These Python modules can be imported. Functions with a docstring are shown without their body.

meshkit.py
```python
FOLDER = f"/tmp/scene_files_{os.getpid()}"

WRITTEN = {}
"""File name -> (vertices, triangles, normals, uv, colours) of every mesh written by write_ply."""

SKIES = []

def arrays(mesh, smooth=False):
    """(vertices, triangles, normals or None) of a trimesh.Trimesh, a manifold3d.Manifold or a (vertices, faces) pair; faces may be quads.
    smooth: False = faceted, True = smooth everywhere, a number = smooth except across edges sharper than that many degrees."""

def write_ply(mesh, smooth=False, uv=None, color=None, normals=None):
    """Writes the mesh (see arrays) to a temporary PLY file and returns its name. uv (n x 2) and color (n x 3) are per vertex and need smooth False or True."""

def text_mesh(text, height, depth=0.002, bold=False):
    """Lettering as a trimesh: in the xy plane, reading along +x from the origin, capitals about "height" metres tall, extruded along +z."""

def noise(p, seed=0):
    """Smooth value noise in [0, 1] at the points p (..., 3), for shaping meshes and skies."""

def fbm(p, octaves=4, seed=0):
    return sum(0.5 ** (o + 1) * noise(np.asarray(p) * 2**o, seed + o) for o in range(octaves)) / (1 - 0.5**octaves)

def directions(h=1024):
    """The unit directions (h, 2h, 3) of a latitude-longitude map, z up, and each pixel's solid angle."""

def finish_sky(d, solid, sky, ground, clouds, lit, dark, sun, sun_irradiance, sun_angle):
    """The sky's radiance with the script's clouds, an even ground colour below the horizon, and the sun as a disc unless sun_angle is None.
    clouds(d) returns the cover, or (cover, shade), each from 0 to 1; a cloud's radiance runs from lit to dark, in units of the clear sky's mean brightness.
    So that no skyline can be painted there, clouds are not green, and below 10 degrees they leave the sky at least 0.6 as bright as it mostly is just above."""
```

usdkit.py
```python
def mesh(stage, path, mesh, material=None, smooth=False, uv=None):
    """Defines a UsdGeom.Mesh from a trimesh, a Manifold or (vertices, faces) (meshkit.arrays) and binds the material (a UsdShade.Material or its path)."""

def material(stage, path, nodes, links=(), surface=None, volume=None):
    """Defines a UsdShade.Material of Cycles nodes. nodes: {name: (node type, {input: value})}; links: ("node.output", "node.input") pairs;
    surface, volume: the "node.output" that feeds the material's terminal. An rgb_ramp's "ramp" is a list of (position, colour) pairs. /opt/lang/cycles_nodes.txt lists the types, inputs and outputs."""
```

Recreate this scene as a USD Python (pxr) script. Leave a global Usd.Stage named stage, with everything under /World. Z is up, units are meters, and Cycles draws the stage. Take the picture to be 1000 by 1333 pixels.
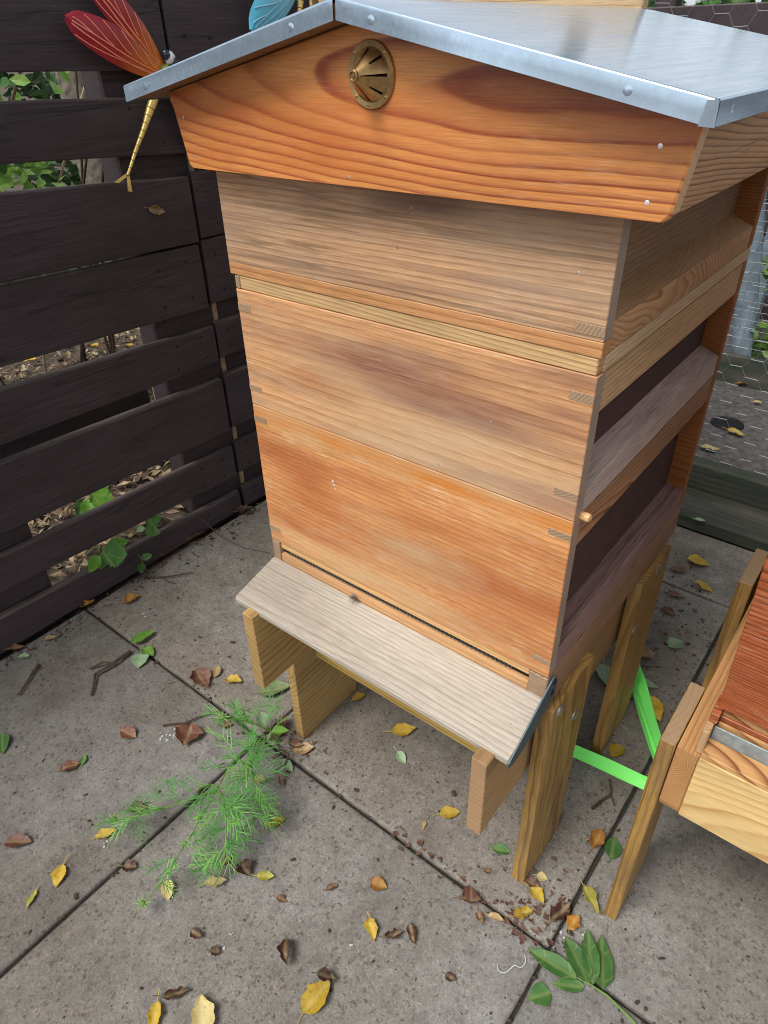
import math, random
import numpy as np, trimesh, manifold3d as m3
import usdkit, meshkit
from pxr import Usd, UsdGeom, UsdLux, UsdShade, Gf, Sdf

stage = Usd.Stage.CreateInMemory()
UsdGeom.SetStageUpAxis(stage, UsdGeom.Tokens.z)
UsdGeom.SetStageMetersPerUnit(stage, 1.0)
UsdGeom.Xform.Define(stage, '/World')
UsdGeom.Scope.Define(stage, '/World/Looks')

# ------------------------------------------------------------------ camera
EXPOSURE = 1.05
cam = UsdGeom.Camera.Define(stage, '/World/camera')
_r, _u, _f = np.array([.785, .619, -.022]), np.array([-.336, .456, .824]), np.array([-.520, .639, -.566])
_f = _f / np.linalg.norm(_f); _r = _r - _f * (_r @ _f); _r /= np.linalg.norm(_r); _u = np.cross(_r, _f)
_M = np.eye(4); _M[0, :3], _M[1, :3], _M[2, :3], _M[3, :3] = _r, _u, -_f, (.66, -.54, 1.083)
cam.AddTransformOp().Set(Gf.Matrix4d(*_M.ravel().tolist()))
cam.CreateHorizontalApertureAttr(36.0); cam.CreateVerticalApertureAttr(48.0)
cam.CreateFocalLengthAttr(36.0 * .89223)
cam.CreateClippingRangeAttr(Gf.Vec2f(.02, 500))
cam.CreateExposureAttr(EXPOSURE)

# ------------------------------------------------------------------ sky and sun (overcast)
SUN = np.array([-.16, -.66, 1.04]); SUN /= np.linalg.norm(SUN)
ELEV, ROT = math.asin(SUN[2]), math.atan2(SUN[0], SUN[1])
sky_mat = usdkit.material(stage, '/World/Looks/sky_look', {
    'sky': ('sky_texture', {'sky_type': 'single_scattering', 'sun_disc': False, 'sun_elevation': ELEV, 'sun_rotation': ROT, 'aerosol_density': 2.0}),
    'grey': ('rgb_to_bw', {}),
    'white': ('mix_color', {'blend_type': 'multiply', 'fac': 1.0, 'b': (1.0, 1.06, 1.15), 'use_clamp': False}),
    'tc': ('texture_coordinate', {}), 'map': ('mapping', {'scale': (1.0, 1.0, 2.2)}),
    'n': ('noise_texture', {'scale': 2.1, 'detail': 5.0, 'roughness': .55}),
    'ramp': ('rgb_ramp', {'ramp': [(0, (.72, .72, .72)), (.42, (.86, .86, .86)), (.66, (1, 1, 1)), (1, (1, 1, 1))]}),
    'mix': ('mix_color', {'blend_type': 'mix', 'use_clamp': False}),
    'bg': ('background_shader', {'strength': .108})},
    [('sky.color', 'grey.color'), ('grey.val', 'white.a'), ('tc.generated', 'map.vector'), ('map.vector', 'n.vector'), ('n.fac', 'ramp.fac'),
     ('ramp.color', 'mix.fac'), ('sky.color', 'mix.a'), ('white.result', 'mix.b'), ('mix.result', 'bg.color')], surface='bg.background')
dome = UsdLux.DomeLight.Define(stage, '/World/sky')
UsdShade.MaterialBindingAPI.Apply(dome.GetPrim()).Bind(sky_mat)
dome.GetPrim().SetCustomDataByKey('kind', 'structure')
sun = UsdLux.DistantLight.Define(stage, '/World/sun')
sun.CreateIntensityAttr(.4); sun.CreateAngleAttr(24.0); sun.CreateNormalizeAttr(True); sun.CreateColorAttr(Gf.Vec3f(1, .97, .92))
_z = SUN; _x = np.cross([0, 0, 1], _z); _x /= np.linalg.norm(_x); _y = np.cross(_z, _x)
_S = np.eye(4); _S[0, :3], _S[1, :3], _S[2, :3] = _x, _y, _z
sun.AddTransformOp().Set(Gf.Matrix4d(*_S.ravel().tolist()))

# ------------------------------------------------------------------ helpers
rng = random.Random(11)
used = {}
def numbered(parent, name):
    k = (parent, name); n = used.get(k, 0); used[k] = n + 1
    return name if n == 0 else '%s_%03d' % (name, n)
def keys(p, label=None, cat=None, group=None, kind=None):
    for k, v in (('label', label), ('category', cat), ('group', group), ('kind', kind)):
        if v: p.SetCustomDataByKey(k, v)
    return p
class Node:
    """A thing, part or setting piece: its prim path and the world point of its origin."""
    def __init__(s, path, base): s.path, s.base = path, np.asarray(base, float)
    @property
    def prim(s): return stage.GetPrimAtPath(s.path)
def thing(name, label=None, cat=None, base=(0, 0, 0), group=None, kind=None):
    path = '/World/' + numbered('/World', name)
    x = UsdGeom.Xform.Define(stage, path); x.AddTranslateOp().Set(Gf.Vec3d(*map(float, base)))
    keys(x.GetPrim(), label, cat, group, kind)
    return Node(path, base)
def obj(name, mesh, mat, parent=None, label=None, cat=None, group=None, kind=None, smooth=False):
    """One Mesh prim; vertices are given in world coordinates and stored relative to the parent's base."""
    pp = parent.path if parent else '/World'
    path = pp + '/' + numbered(pp, name)
    v, f, n = meshkit.arrays(mesh, smooth)
    base = parent.base if parent else np.zeros(3)
    tm = trimesh.Trimesh(v - base, f, process=False)
    if smooth is False: usdkit.mesh(stage, path, tm, mat)
    else: usdkit.mesh(stage, path, tm, mat, smooth=smooth)
    keys(stage.GetPrimAtPath(path), label, cat, group, kind)
    return Node(path, base)
def cat(ms): return trimesh.util.concatenate([m for m in ms])
def hull(pts): return trimesh.convex.convex_hull(np.asarray(pts, float))
def box(x0, x1, y0, y1, z0, z1, b=.0008):
    """Box with chamfered edges."""
    b = min(b, .3 * (x1 - x0), .3 * (y1 - y0), .3 * (z1 - z0))
    P = []
    for sx in (0, 1):
        for sy in (0, 1):
            for sz in (0, 1):
                c = np.array([(x0, x1)[sx], (y0, y1)[sy], (z0, z1)[sz]], float)
                d = np.array([1 - 2 * sx, 1 - 2 * sy, 1 - 2 * sz]) * b
                P += [c + d * (0, 1, 1), c + d * (1, 0, 1), c + d * (1, 1, 0)]
    return hull(P)
def prism(poly, axis, a, b, bev=0.0):
    """Convex outline in the two other axes (in x,y,z order) extruded along axis from a to b."""
    poly = np.asarray(poly, float); c = poly.mean(0); P = []
    def put(q, t):
        v = [q[0], q[1]]; v.insert(axis, t); return v
    if bev:
        inner = c + (poly - c) * (1 - bev / np.linalg.norm(poly - c, axis=1))[:, None]
        P = [put(q, t) for q in inner for t in (a, b)] + [put(q, t) for q in poly for t in (a + bev, b - bev)]
    else:
        P = [put(q, t) for q in poly for t in (a, b)]
    return hull(P)
def tube(pts, r, n=6, flat=1.0):
    pts = np.asarray(pts, float); m = len(pts); r = np.full(m, r) if np.ndim(r) == 0 else np.asarray(r, float)
    t = np.gradient(pts, axis=0); t /= np.linalg.norm(t, axis=1)[:, None] + 1e-12
    ref = np.array([0, 0, 1.0]) if abs(t[:, 2]).mean() < .8 else np.array([1.0, 0, 0])
    a = np.cross(t, ref); a /= np.linalg.norm(a, axis=1)[:, None] + 1e-12; b = np.cross(t, a)
    th = np.linspace(0, 2 * np.pi, n, endpoint=False)
    V = pts[:, None] + r[:, None, None] * (np.cos(th)[None, :, None] * a[:, None] + flat * np.sin(th)[None, :, None] * b[:, None])
    V = np.vstack([V.reshape(-1, 3), pts[:1], pts[-1:]])
    F = []
    for i in range(m - 1):
        for j in range(n):
            p, q = i * n + j, i * n + (j + 1) % n
            F += [(p, q, q + n), (p, q + n, p + n)]
    for j in range(n):
        F += [(m * n, (j + 1) % n, j), (m * n + 1, (m - 1) * n + j, (m - 1) * n + (j + 1) % n)]
    return trimesh.Trimesh(V, F, process=False)
def lathe(prof, axis_o, axis_d, n=24):
    """prof: (radius, distance along axis) pairs."""
    d = np.asarray(axis_d, float); d /= np.linalg.norm(d)
    a = np.cross(d, [0, 0, 1.0] if abs(d[2]) < .9 else [1.0, 0, 0]); a /= np.linalg.norm(a); b = np.cross(d, a)
    th = np.linspace(0, 2 * np.pi, n, endpoint=False); V = []
    for r, h in prof:
        V.append(np.asarray(axis_o) + d * h + r * (np.cos(th)[:, None] * a + np.sin(th)[:, None] * b))
    V = np.vstack(V); F = []
    for i in range(len(prof) - 1):
        for j in range(n):
            p, q = i * n + j, i * n + (j + 1) % n
            F += [(p, q, q + n), (p, q + n, p + n)]
    m = trimesh.Trimesh(V, F, process=False); m.fix_normals(); return m
def dome_head(c, d, r, h):
    return lathe([(r, 0), (r * .96, h * .35), (r * .7, h * .8), (r * .3, h), (1e-5, h)], c, d, 12)
def grid_surface(P, thick=0.0):
    """P: (n, m, 3) grid of points; optional thickness along -normal."""
    P = np.asarray(P, float); n, m = P.shape[:2]
    F = []
    for i in range(n - 1):
        for j in range(m - 1):
            a = i * m + j; F += [(a, a + m, a + m + 1), (a, a + m + 1, a + 1)]
    t = trimesh.Trimesh(P.reshape(-1, 3), F, process=False)
    if thick:
        nv = np.array(t.vertex_normals); k = n * m
        V = np.vstack([t.vertices, t.vertices - nv * thick])
        F2 = [(a + k, c + k, b + k) for a, b, c in F]
        rim = [(i, 0) for i in range(n)] + [(n - 1, j) for j in range(1, m)] + [(i, m - 1) for i in range(n - 2, -1, -1)] + [(0, j) for j in range(m - 2, 0, -1)]
        idx = [i * m + j for i, j in rim]; S = []
        for a, b in zip(idx, idx[1:] + idx[:1]): S += [(a, b + k, b), (a, a + k, b + k)]
        t = trimesh.Trimesh(V, F + F2 + S, process=False); t.fix_normals()
    return t
def noise_at(p, scale, seed=0):
    p = np.asarray(p, float) * scale + seed * 17.3
    return meshkit.noise(p)

# ------------------------------------------------------------------ materials
LOOK = '/World/Looks/'
def lerp3(a, b, t): return tuple(x + (y - x) * t for x, y in zip(a, b))
def wood(name, early, late, axis='x', pith=(.05, -.03), rings=180, tilt=(0, 0), bow=(0, 0), warp=.006, wscale=(2.5, 14),
         streak=.35, late_pow=1.0, stain=None, grey=None, rough=.55, bump=.5, jitter=0.0, spec=.35, dense=0.0, cracks=0.0, fleck=0.0, endgrey=None, lines=0.0, patches=()):
    """Growth rings round a pith line that runs along the grain; works as a solid, so end grain shows rings."""
    o = {'x': ('x', 'z', 'y'), 'y': ('y', 'z', 'x'), 'z': ('z', 'x', 'y')}[axis]
    N = {'geo': ('geometry', {}), 'sep': ('separate_xyz', {}), 'info': ('object_info', {})}
    L = [('geo.position', 'sep.vector')]
    G, A, B = ('sep.' + c for c in o)
    k = [0]
    def math_(t, a, b=None, c=None):
        n = 'm%d' % k[0]; k[0] += 1; d = {'math_type': t}
        for i, v in ((1, a), (2, b), (3, c)):
            if v is None: continue
            if isinstance(v, str): L.append((v, '%s.value%d' % (n, i)))
            else: d['value%d' % i] = float(v)
        N[n] = ('math', d); return n + '.value'
    def vec(a, b, c):
        n = 'v%d' % k[0]; k[0] += 1; d = {}
        for s, v in zip('xyz', (a, b, c)):
            if isinstance(v, str): L.append((v, n + '.' + s))
            else: d[s] = float(v)
        N[n] = ('combine_xyz', d); return n + '.vector'
    def noise(v, detail=2, rough_=.5):
        n = 'n%d' % k[0]; k[0] += 1; N[n] = ('noise_texture', {'scale': 1.0, 'detail': float(detail), 'roughness': rough_}); L.append((v, n + '.vector')); return n
    def ramp(f, stops):
        n = 'r%d' % k[0]; k[0] += 1; N[n] = ('rgb_ramp', {'ramp': stops}); L.append((f, n + '.fac')); return n + '.color'
    def mix(bt, fac, a, b):
        n = 'x%d' % k[0]; k[0] += 1; d = {'blend_type': bt, 'use_clamp': False}
        for s, v in (('fac', fac), ('a', a), ('b', b)):
            if isinstance(v, str): L.append((v, n + '.' + s))
            else: d[s] = v
        N[n] = ('mix_color', d); return n + '.result'
    if jitter:
        A = math_('multiply_add', 'info.random', jitter, A); B = math_('multiply_add', 'info.random', jitter * 1.7, B)
    w = noise(vec(math_('multiply', G, wscale[0]), math_('multiply', A, wscale[1]), math_('multiply', B, wscale[1])), 2)
    N['ws'] = ('separate_xyz', {}); L.append((w + '.color', 'ws.vector'))
    a = math_('multiply_add', G, tilt[0], A); a = math_('add', a, -pith[0]); a = math_('add', a, math_('multiply_add', 'ws.x', 2 * warp, -warp))
    b = math_('multiply_add', G, tilt[1], B); b = math_('add', b, -pith[1]); b = math_('add', b, math_('multiply_add', 'ws.y', 2 * warp, -warp))
    if bow[0]:
        q = math_('subtract', G, bow[1]); b = math_('add', b, math_('multiply', math_('multiply', q, q), bow[0]))
    r = math_('sqrt', math_('add', math_('multiply', a, a), math_('multiply', b, b)))
    t = math_('multiply', r, rings)
    if dense: t = math_('add', t, math_('multiply', math_('multiply', r, r), dense))
    ring = math_('fraction', t); idx = math_('floor', t)
    N['wn'] = ('white_noise_texture', {'dimensions': '1D'}); L.append((idx, 'wn.w'))
    prof = ramp(ring, [(0, (.15,) * 3), (.08, (0,) * 3), (.45, (.12,) * 3), (.72, (.55,) * 3), (.86, (1,) * 3), (.94, (.9,) * 3), (1, (.15,) * 3)])
    if late_pow != 1.0: prof = math_('power', prof, late_pow)
    amt = math_('multiply', prof, math_('multiply_add', 'wn.value', .5, .55))
    fib = noise(vec(math_('multiply', G, 26), math_('multiply', A, 600), math_('multiply', B, 600)), 4, .6)
    fib2 = noise(vec(math_('multiply', G, 42), math_('multiply', A, 1000), math_('multiply', B, 1000)), 2)
    col = mix('mix', amt, early, late)
    f = ramp(fib + '.fac', [(.2, (1 - streak,) * 3), (.5, (1,) * 3), (.8, (1 + streak * .5,) * 3)])
    col = mix('multiply', 1.0, col, f)
    f2 = ramp(fib2 + '.fac', [(.3, (1 - streak * .5,) * 3), (.55, (1,) * 3), (.75, (1 + streak * .35,) * 3)])
    col = mix('multiply', 1.0, col, f2)
    tone = noise(vec(math_('multiply', G, 3.1), math_('multiply', A, 13), math_('multiply', B, 13)), 3)
    col = mix('multiply', 1.0, col, ramp(tone + '.fac', [(.3, (.82, .8, .78)), (.5, (1, 1, 1)), (.72, (1.14, 1.13, 1.12))]))
    if cracks:
        ck = noise(vec(math_('multiply_add', G, 2.4, 5.3), math_('multiply', A, 190), math_('multiply', B, 190)), 3, .6)
        col = mix('mix', ramp(ck + '.fac', [(.27, (cracks,) * 3), (.37, (0, 0, 0))]), col, tuple(v * .38 for v in late))
    if lines:
        ln = noise(vec(math_('multiply_add', G, .8, 9.1), math_('multiply', A, 34), math_('multiply', B, 34)), 3, .55)
        ld = math_('absolute', math_('subtract', ln + '.fac', .5))
        lm = math_('multiply', ramp(ld, [(0, (lines,) * 3), (.006, (lines * .8,) * 3), (.016, (0, 0, 0))]), math_('multiply_add', fib + '.fac', 1.2, .3))
        col = mix('mix', lm, col, tuple(v * .42 for v in late))
    if fleck:
        fk = noise(vec(math_('multiply_add', G, 34, 2.3), math_('multiply', A, 520), math_('multiply', B, 520)), 2, .6)
        fz = noise(vec(math_('multiply_add', G, 5, 7.7), math_('multiply', A, 17), math_('multiply', B, 17)), 3, .6)
        fm = math_('multiply', ramp(fk + '.fac', [(.55, (0, 0, 0)), (.70, (fleck,) * 3)]), ramp(fz + '.fac', [(.36, (0, 0, 0)), (.62, (1, 1, 1))]))
        col = mix('mix', fm, col, (.74, .58, .40))
    if stain:
        sc, sx, lo, hi, amount = stain[1:]
        s = noise(vec(math_('multiply_add', G, sx, 3.7), math_('multiply', A, sc), math_('multiply', B, sc)), 4, .6)
        m = ramp(s + '.fac', [(lo, (0, 0, 0)), (hi, (amount,) * 3)])
        m = math_('multiply', m, math_('multiply_add', fib + '.fac', 1.4, .3))
        col = mix('mix', m, col, stain[0])
    for pg, pa, rg, ra, pc, pamt in patches:
        du = math_('divide', math_('subtract', G, pg), rg); dv = math_('divide', math_('subtract', A, pa), ra)
        dd = math_('sqrt', math_('add', math_('multiply', du, du), math_('multiply', dv, dv)))
        dd = math_('add', dd, math_('multiply_add', tone + '.fac', 1.6, -.8))
        pm = ramp(math_('multiply', dd, .5), [(.12, (pamt,) * 3), (.30, (pamt * .6,) * 3), (.52, (0, 0, 0))])
        pm = math_('multiply', pm, math_('multiply_add', fib + '.fac', 1.9, .0))
        col = mix('mix', pm, col, pc)
    if grey:
        s = noise(vec(math_('multiply_add', G, 2.2, 11.1), math_('multiply', A, 9), math_('multiply', B, 9)), 4, .65)
        m = ramp(s + '.fac', [(grey[1], (0, 0, 0)), (grey[2], (grey[3],) * 3)])
        m = math_('multiply', m, math_('multiply_add', fib + '.fac', 1.6, .2))
        col = mix('mix', m, col, grey[0])
    if endgrey:
        N['en'] = ('separate_xyz', {}); L.append(('geo.true_normal', 'en.vector'))
        em = ramp(math_('absolute', 'en.' + axis), [(.75, (0, 0, 0)), (.95, (.8,) * 3)])
        col = mix('mix', em, col, endgrey)
    h = math_('multiply_add', amt, .6, math_('multiply', fib + '.fac', .7))
    N['bump'] = ('bump', {'strength': bump, 'distance': .0007}); L.append((h, 'bump.height'))
    N['p'] = ('principled_bsdf', {'roughness': rough, 'specular_ior_level': spec}); L += [(col, 'p.base_color'), ('bump.normal', 'p.normal')]
    return usdkit.material(stage, LOOK + name, N, L, surface='p.BSDF')
def plain(name, color, rough=.6, metallic=0.0, var=.15, scale=60, bump=0.0, spec=.4, rand=0.0):
    N = {'geo': ('geometry', {}), 'n': ('noise_texture', {'scale': float(scale), 'detail': 3.0}),
         'r': ('rgb_ramp', {'ramp': [(.25, tuple(c * (1 - var) for c in color)), (.75, tuple(c * (1 + var) for c in color))]}),
         'p': ('principled_bsdf', {'roughness': rough, 'metallic': metallic, 'specular_ior_level': spec})}
    L = [('geo.position', 'n.vector'), ('n.fac', 'r.fac')]
    if rand:
        N['i'] = ('object_info', {}); N['ir'] = ('rgb_ramp', {'ramp': [(0, (1 - rand,) * 3), (1, (1 + rand,) * 3)]})
        N['mx'] = ('mix_color', {'blend_type': 'multiply', 'fac': 1.0, 'use_clamp': False})
        L += [('i.random', 'ir.fac'), ('r.color', 'mx.a'), ('ir.color', 'mx.b'), ('mx.result', 'p.base_color')]
    else: L.append(('r.color', 'p.base_color'))
    if bump:
        N['b'] = ('bump', {'strength': bump, 'distance': .001}); L += [('n.fac', 'b.height'), ('b.normal', 'p.normal')]
    return usdkit.material(stage, LOOK + name, N, L, surface='p.BSDF')

STAINC = (.20, .085, .045)
GREYC = (.42, .34, .25)
M = {}
M['gable'] = wood('gable_wood', (.64, .255, .070), (.24, .042, .013), 'x', pith=(1.066, .024), rings=55, dense=520, bow=(-.10, .40), tilt=(.014, .03), warp=.013, wscale=(3.2, 11), streak=.30, rough=.38, bump=.35, spec=.5, fleck=.25, endgrey=(.40, .28, .17), stain=((.42, .10, .022), 12, 2.5, .45, .62, .6))
M['roof_side'] = wood('roof_side_wood', (.36, .20, .10), (.10, .045, .022), 'y', pith=(1.10, .54), rings=60, dense=900, tilt=(.12, 0), warp=.008, streak=.3, rough=.55, cracks=.5)
M['top_front'] = wood('upper_front_wood', (.50, .285, .148), (.31, .165, .082), 'x', pith=(.70, .16), rings=200, warp=.006, streak=.34, cracks=.15, lines=.7, fleck=.25, stain=((.16, .085, .055), 34, 2.6, .52, .72, .85), grey=((.38, .295, .21), .44, .70, .65), endgrey=(.27, .232, .19), patches=((.27, .962, .07, .012, (.13, .05, .03), .8), (.35, .905, .18, .006, (.15, .08, .055), .6), (.10, .885, .12, .005, (.16, .09, .06), .5)))
M['strip'] = wood('orange_strip_wood', (.50, .245, .10), (.37, .155, .055), 'x', pith=(.9, .06), rings=260, warp=.003, streak=.35, fleck=.2)
M['crown'] = wood('crown_wood', (.55, .36, .17), (.36, .19, .075), 'x', pith=(.80, -.012), rings=240, warp=.006, tilt=(.03, 0), streak=.3)
M['crown_y'] = wood('crown_side_wood', (.62, .46, .27), (.45, .28, .13), 'y', pith=(.80, .44), rings=220, warp=.004, streak=.3)
M['mid_front'] = wood('super_front_wood', (.60, .315, .142), (.44, .20, .080), 'x', pith=(.60, .25), rings=200, warp=.006, streak=.34, cracks=.15, lines=.25, fleck=.5, stain=((.19, .075, .055), 26, 2.6, .46, .68, .85), grey=((.54, .395, .24), .48, .72, .55), endgrey=(.27, .232, .19), patches=((.24, .795, .17, .030, (.20, .08, .058), .8), (.13, .755, .10, .03, (.33, .125, .05), .6), (.33, .765, .13, .022, (.19, .07, .05), .75)))
M['low_front'] = wood('brood_front_wood', (.63, .295, .105), (.50, .185, .056), 'x', pith=(.30, .28), rings=200, warp=.006, streak=.34, fleck=.85, cracks=.15, stain=((.37, .105, .034), 17, 3.0, .43, .66, .8), grey=((.52, .37, .20), .50, .70, .7), endgrey=(.27, .232, .19), patches=((.09, .600, .085, .055, (.36, .095, .030), .85), (.34, .555, .15, .035, (.36, .10, .032), .85), (.10, .515, .14, .02, (.36, .095, .03), .7), (.23, .680, .5, .013, (.54, .175, .025), .9)))
M['side_tan'] = wood('side_rail_wood', (.54, .315, .15), (.25, .115, .045), 'y', pith=(.905, .40), rings=60, dense=2600, bow=(.5, .22), tilt=(.16, .1), warp=.010, wscale=(5, 16), streak=.25, cracks=.3)
M['side_pale'] = wood('pale_rail_wood', (.58, .385, .20), (.38, .21, .09), 'y', pith=(.76, .43), rings=200, warp=.005, streak=.4, cracks=.3, stain=((.30, .13, .06), 40, 10, .62, .76, .6))
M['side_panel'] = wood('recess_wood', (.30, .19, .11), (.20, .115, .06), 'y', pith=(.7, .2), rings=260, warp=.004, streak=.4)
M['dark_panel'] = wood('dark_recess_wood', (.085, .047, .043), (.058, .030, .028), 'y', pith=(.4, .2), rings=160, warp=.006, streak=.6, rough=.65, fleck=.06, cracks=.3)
M['mauve_rail'] = wood('mauve_rail_wood', (.54, .415, .35), (.38, .265, .215), 'y', pith=(.4, .30), rings=180, warp=.006, streak=.45, cracks=.3)
M['brown_rail'] = wood('brown_rail_wood', (.42, .215, .105), (.17, .065, .026), 'y', pith=(.655, .443), rings=110, dense=1500, tilt=(.05, .05), warp=.006, wscale=(6, 14), streak=.35)
M['orange_inner'] = wood('orange_rear_wood', (.34, .125, .03), (.20, .065, .015), 'x', pith=(.5, .3), rings=300, warp=.003, streak=.3)
M['plum_rail'] = wood('plum_rail_wood', (.31, .19, .165), (.17, .09, .078), 'y', pith=(.30, .3), rings=160, warp=.008, streak=.5, cracks=.4, lines=.4)
M['floor_side'] = wood('floor_side_wood', (.34, .20, .11), (.19, .09, .045), 'y', pith=(.40, .40), rings=170, tilt=(.08, 0), warp=.008, streak=.3)
M['end_grain'] = wood('end_grain_wood', (.34, .225, .135), (.21, .13, .07), 'y', pith=(.95, .30), rings=300, warp=.003, streak=.2)
M['edge_grey'] = wood('edge_grey_wood', (.40, .34, .28), (.27, .21, .16), 'z', pith=(.2, -.3), rings=380, warp=.002, streak=.3)
M['floor_front'] = wood('floor_front_wood', (.55, .31, .14), (.38, .18, .07), 'x', pith=(.3, .2), rings=280, warp=.003, streak=.3)
M['entrance_bar'] = wood('entrance_bar_wood', (.66, .40, .17), (.50, .25, .09), 'x', pith=(.3, .2), rings=280, warp=.003, streak=.25)
M['landing'] = wood('landing_board_wood', (.40, .35, .285), (.29, .24, .185), 'x', pith=(.33, -.10), rings=210, warp=.011, wscale=(2.0, 9), streak=.30, fleck=.2, lines=.2, stain=((.30, .17, .10), 60, 45, .70, .76, .7), rough=.6, bump=.5)
M['roof_board'] = wood('roof_underside_wood', (.30, .16, .075), (.17, .08, .035), 'y', pith=(1.3, .2), rings=160, streak=.3)
M['stand_leg'] = wood('stand_leg_wood', (.36, .205, .055), (.175, .085, .022), 'z', pith=(.55, .10), rings=110, tilt=(.0, .03), warp=.014, wscale=(4, 14), streak=.4, cracks=.4, stain=((.10, .055, .022), 22, 3.5, .55, .70, .85), grey=((.32, .235, .12), .54, .74, .5))
M['stand_rail'] = wood('stand_rail_wood', (.40, .25, .115), (.22, .12, .045), 'y', pith=(.20, .44), rings=110, warp=.012, wscale=(4, 14), streak=.4, cracks=.3, stain=((.17, .095, .045), 20, 3, .54, .7, .75), endgrey=(.34, .20, .105))
M['stand_rail_pale'] = wood('stand_rail_pale_wood', (.40, .255, .095), (.25, .135, .042), 'y', pith=(.20, -.05), rings=110, warp=.012, wscale=(4, 14), streak=.4, cracks=.25, stain=((.20, .11, .04), 16, 3, .55, .7, .6))
M['cross'] = wood('cross_board_wood', (.45, .30, .085), (.32, .18, .04), 'x', pith=(.2, .1), rings=170, warp=.008, streak=.25)
M['nb_leg'] = wood('neighbour_leg_wood', (.36, .21, .06), (.185, .085, .022), 'z', pith=(.5, .12), rings=150, tilt=(.02, .01), warp=.008, streak=.4, cracks=.4, stain=((.14, .085, .04), 26, 4, .56, .7, .7), endgrey=(.30, .20, .12))
M['nb_end'] = wood('neighbour_rail_wood', (.45, .235, .09), (.30, .13, .045), 'y', pith=(.39, .60), rings=330, warp=.003, streak=.2)
M['nb_red'] = wood('neighbour_box_wood', (.34, .088, .026), (.11, .024, .013), 'x', pith=(.70, .135), rings=60, dense=560, warp=.006, streak=.4, rough=.35, bump=.2, cracks=.1, fleck=.25, stain=((.13, .03, .016), 9, 2, .5, .7, .6))
M['nb_strip'] = wood('neighbour_edge_wood', (.42, .26, .13), (.30, .17, .08), 'z', pith=(.5, .2), rings=260, streak=.25)
M['nb_pale'] = wood('neighbour_board_wood', (.64, .44, .19), (.46, .26, .085), 'x', pith=(.30, .16), rings=150, bow=(-.5, .8), warp=.008, wscale=(3, 10), streak=.2)
M['nb_flame'] = wood('neighbour_flame_wood', (.56, .31, .12), (.22, .075, .022), 'x', pith=(.612, .040), rings=95, tilt=(.33, 0), warp=.0015, wscale=(10, 10), streak=.25)
M['back_wood'] = wood('back_hive_wood', (.52, .36, .20), (.33, .20, .09), 'x', pith=(1.25, .72), rings=170, bow=(.3, 0), warp=.008, streak=.3)
M['hive_inside'] = plain('hive_inside', (.10, .06, .035), .8)

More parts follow.
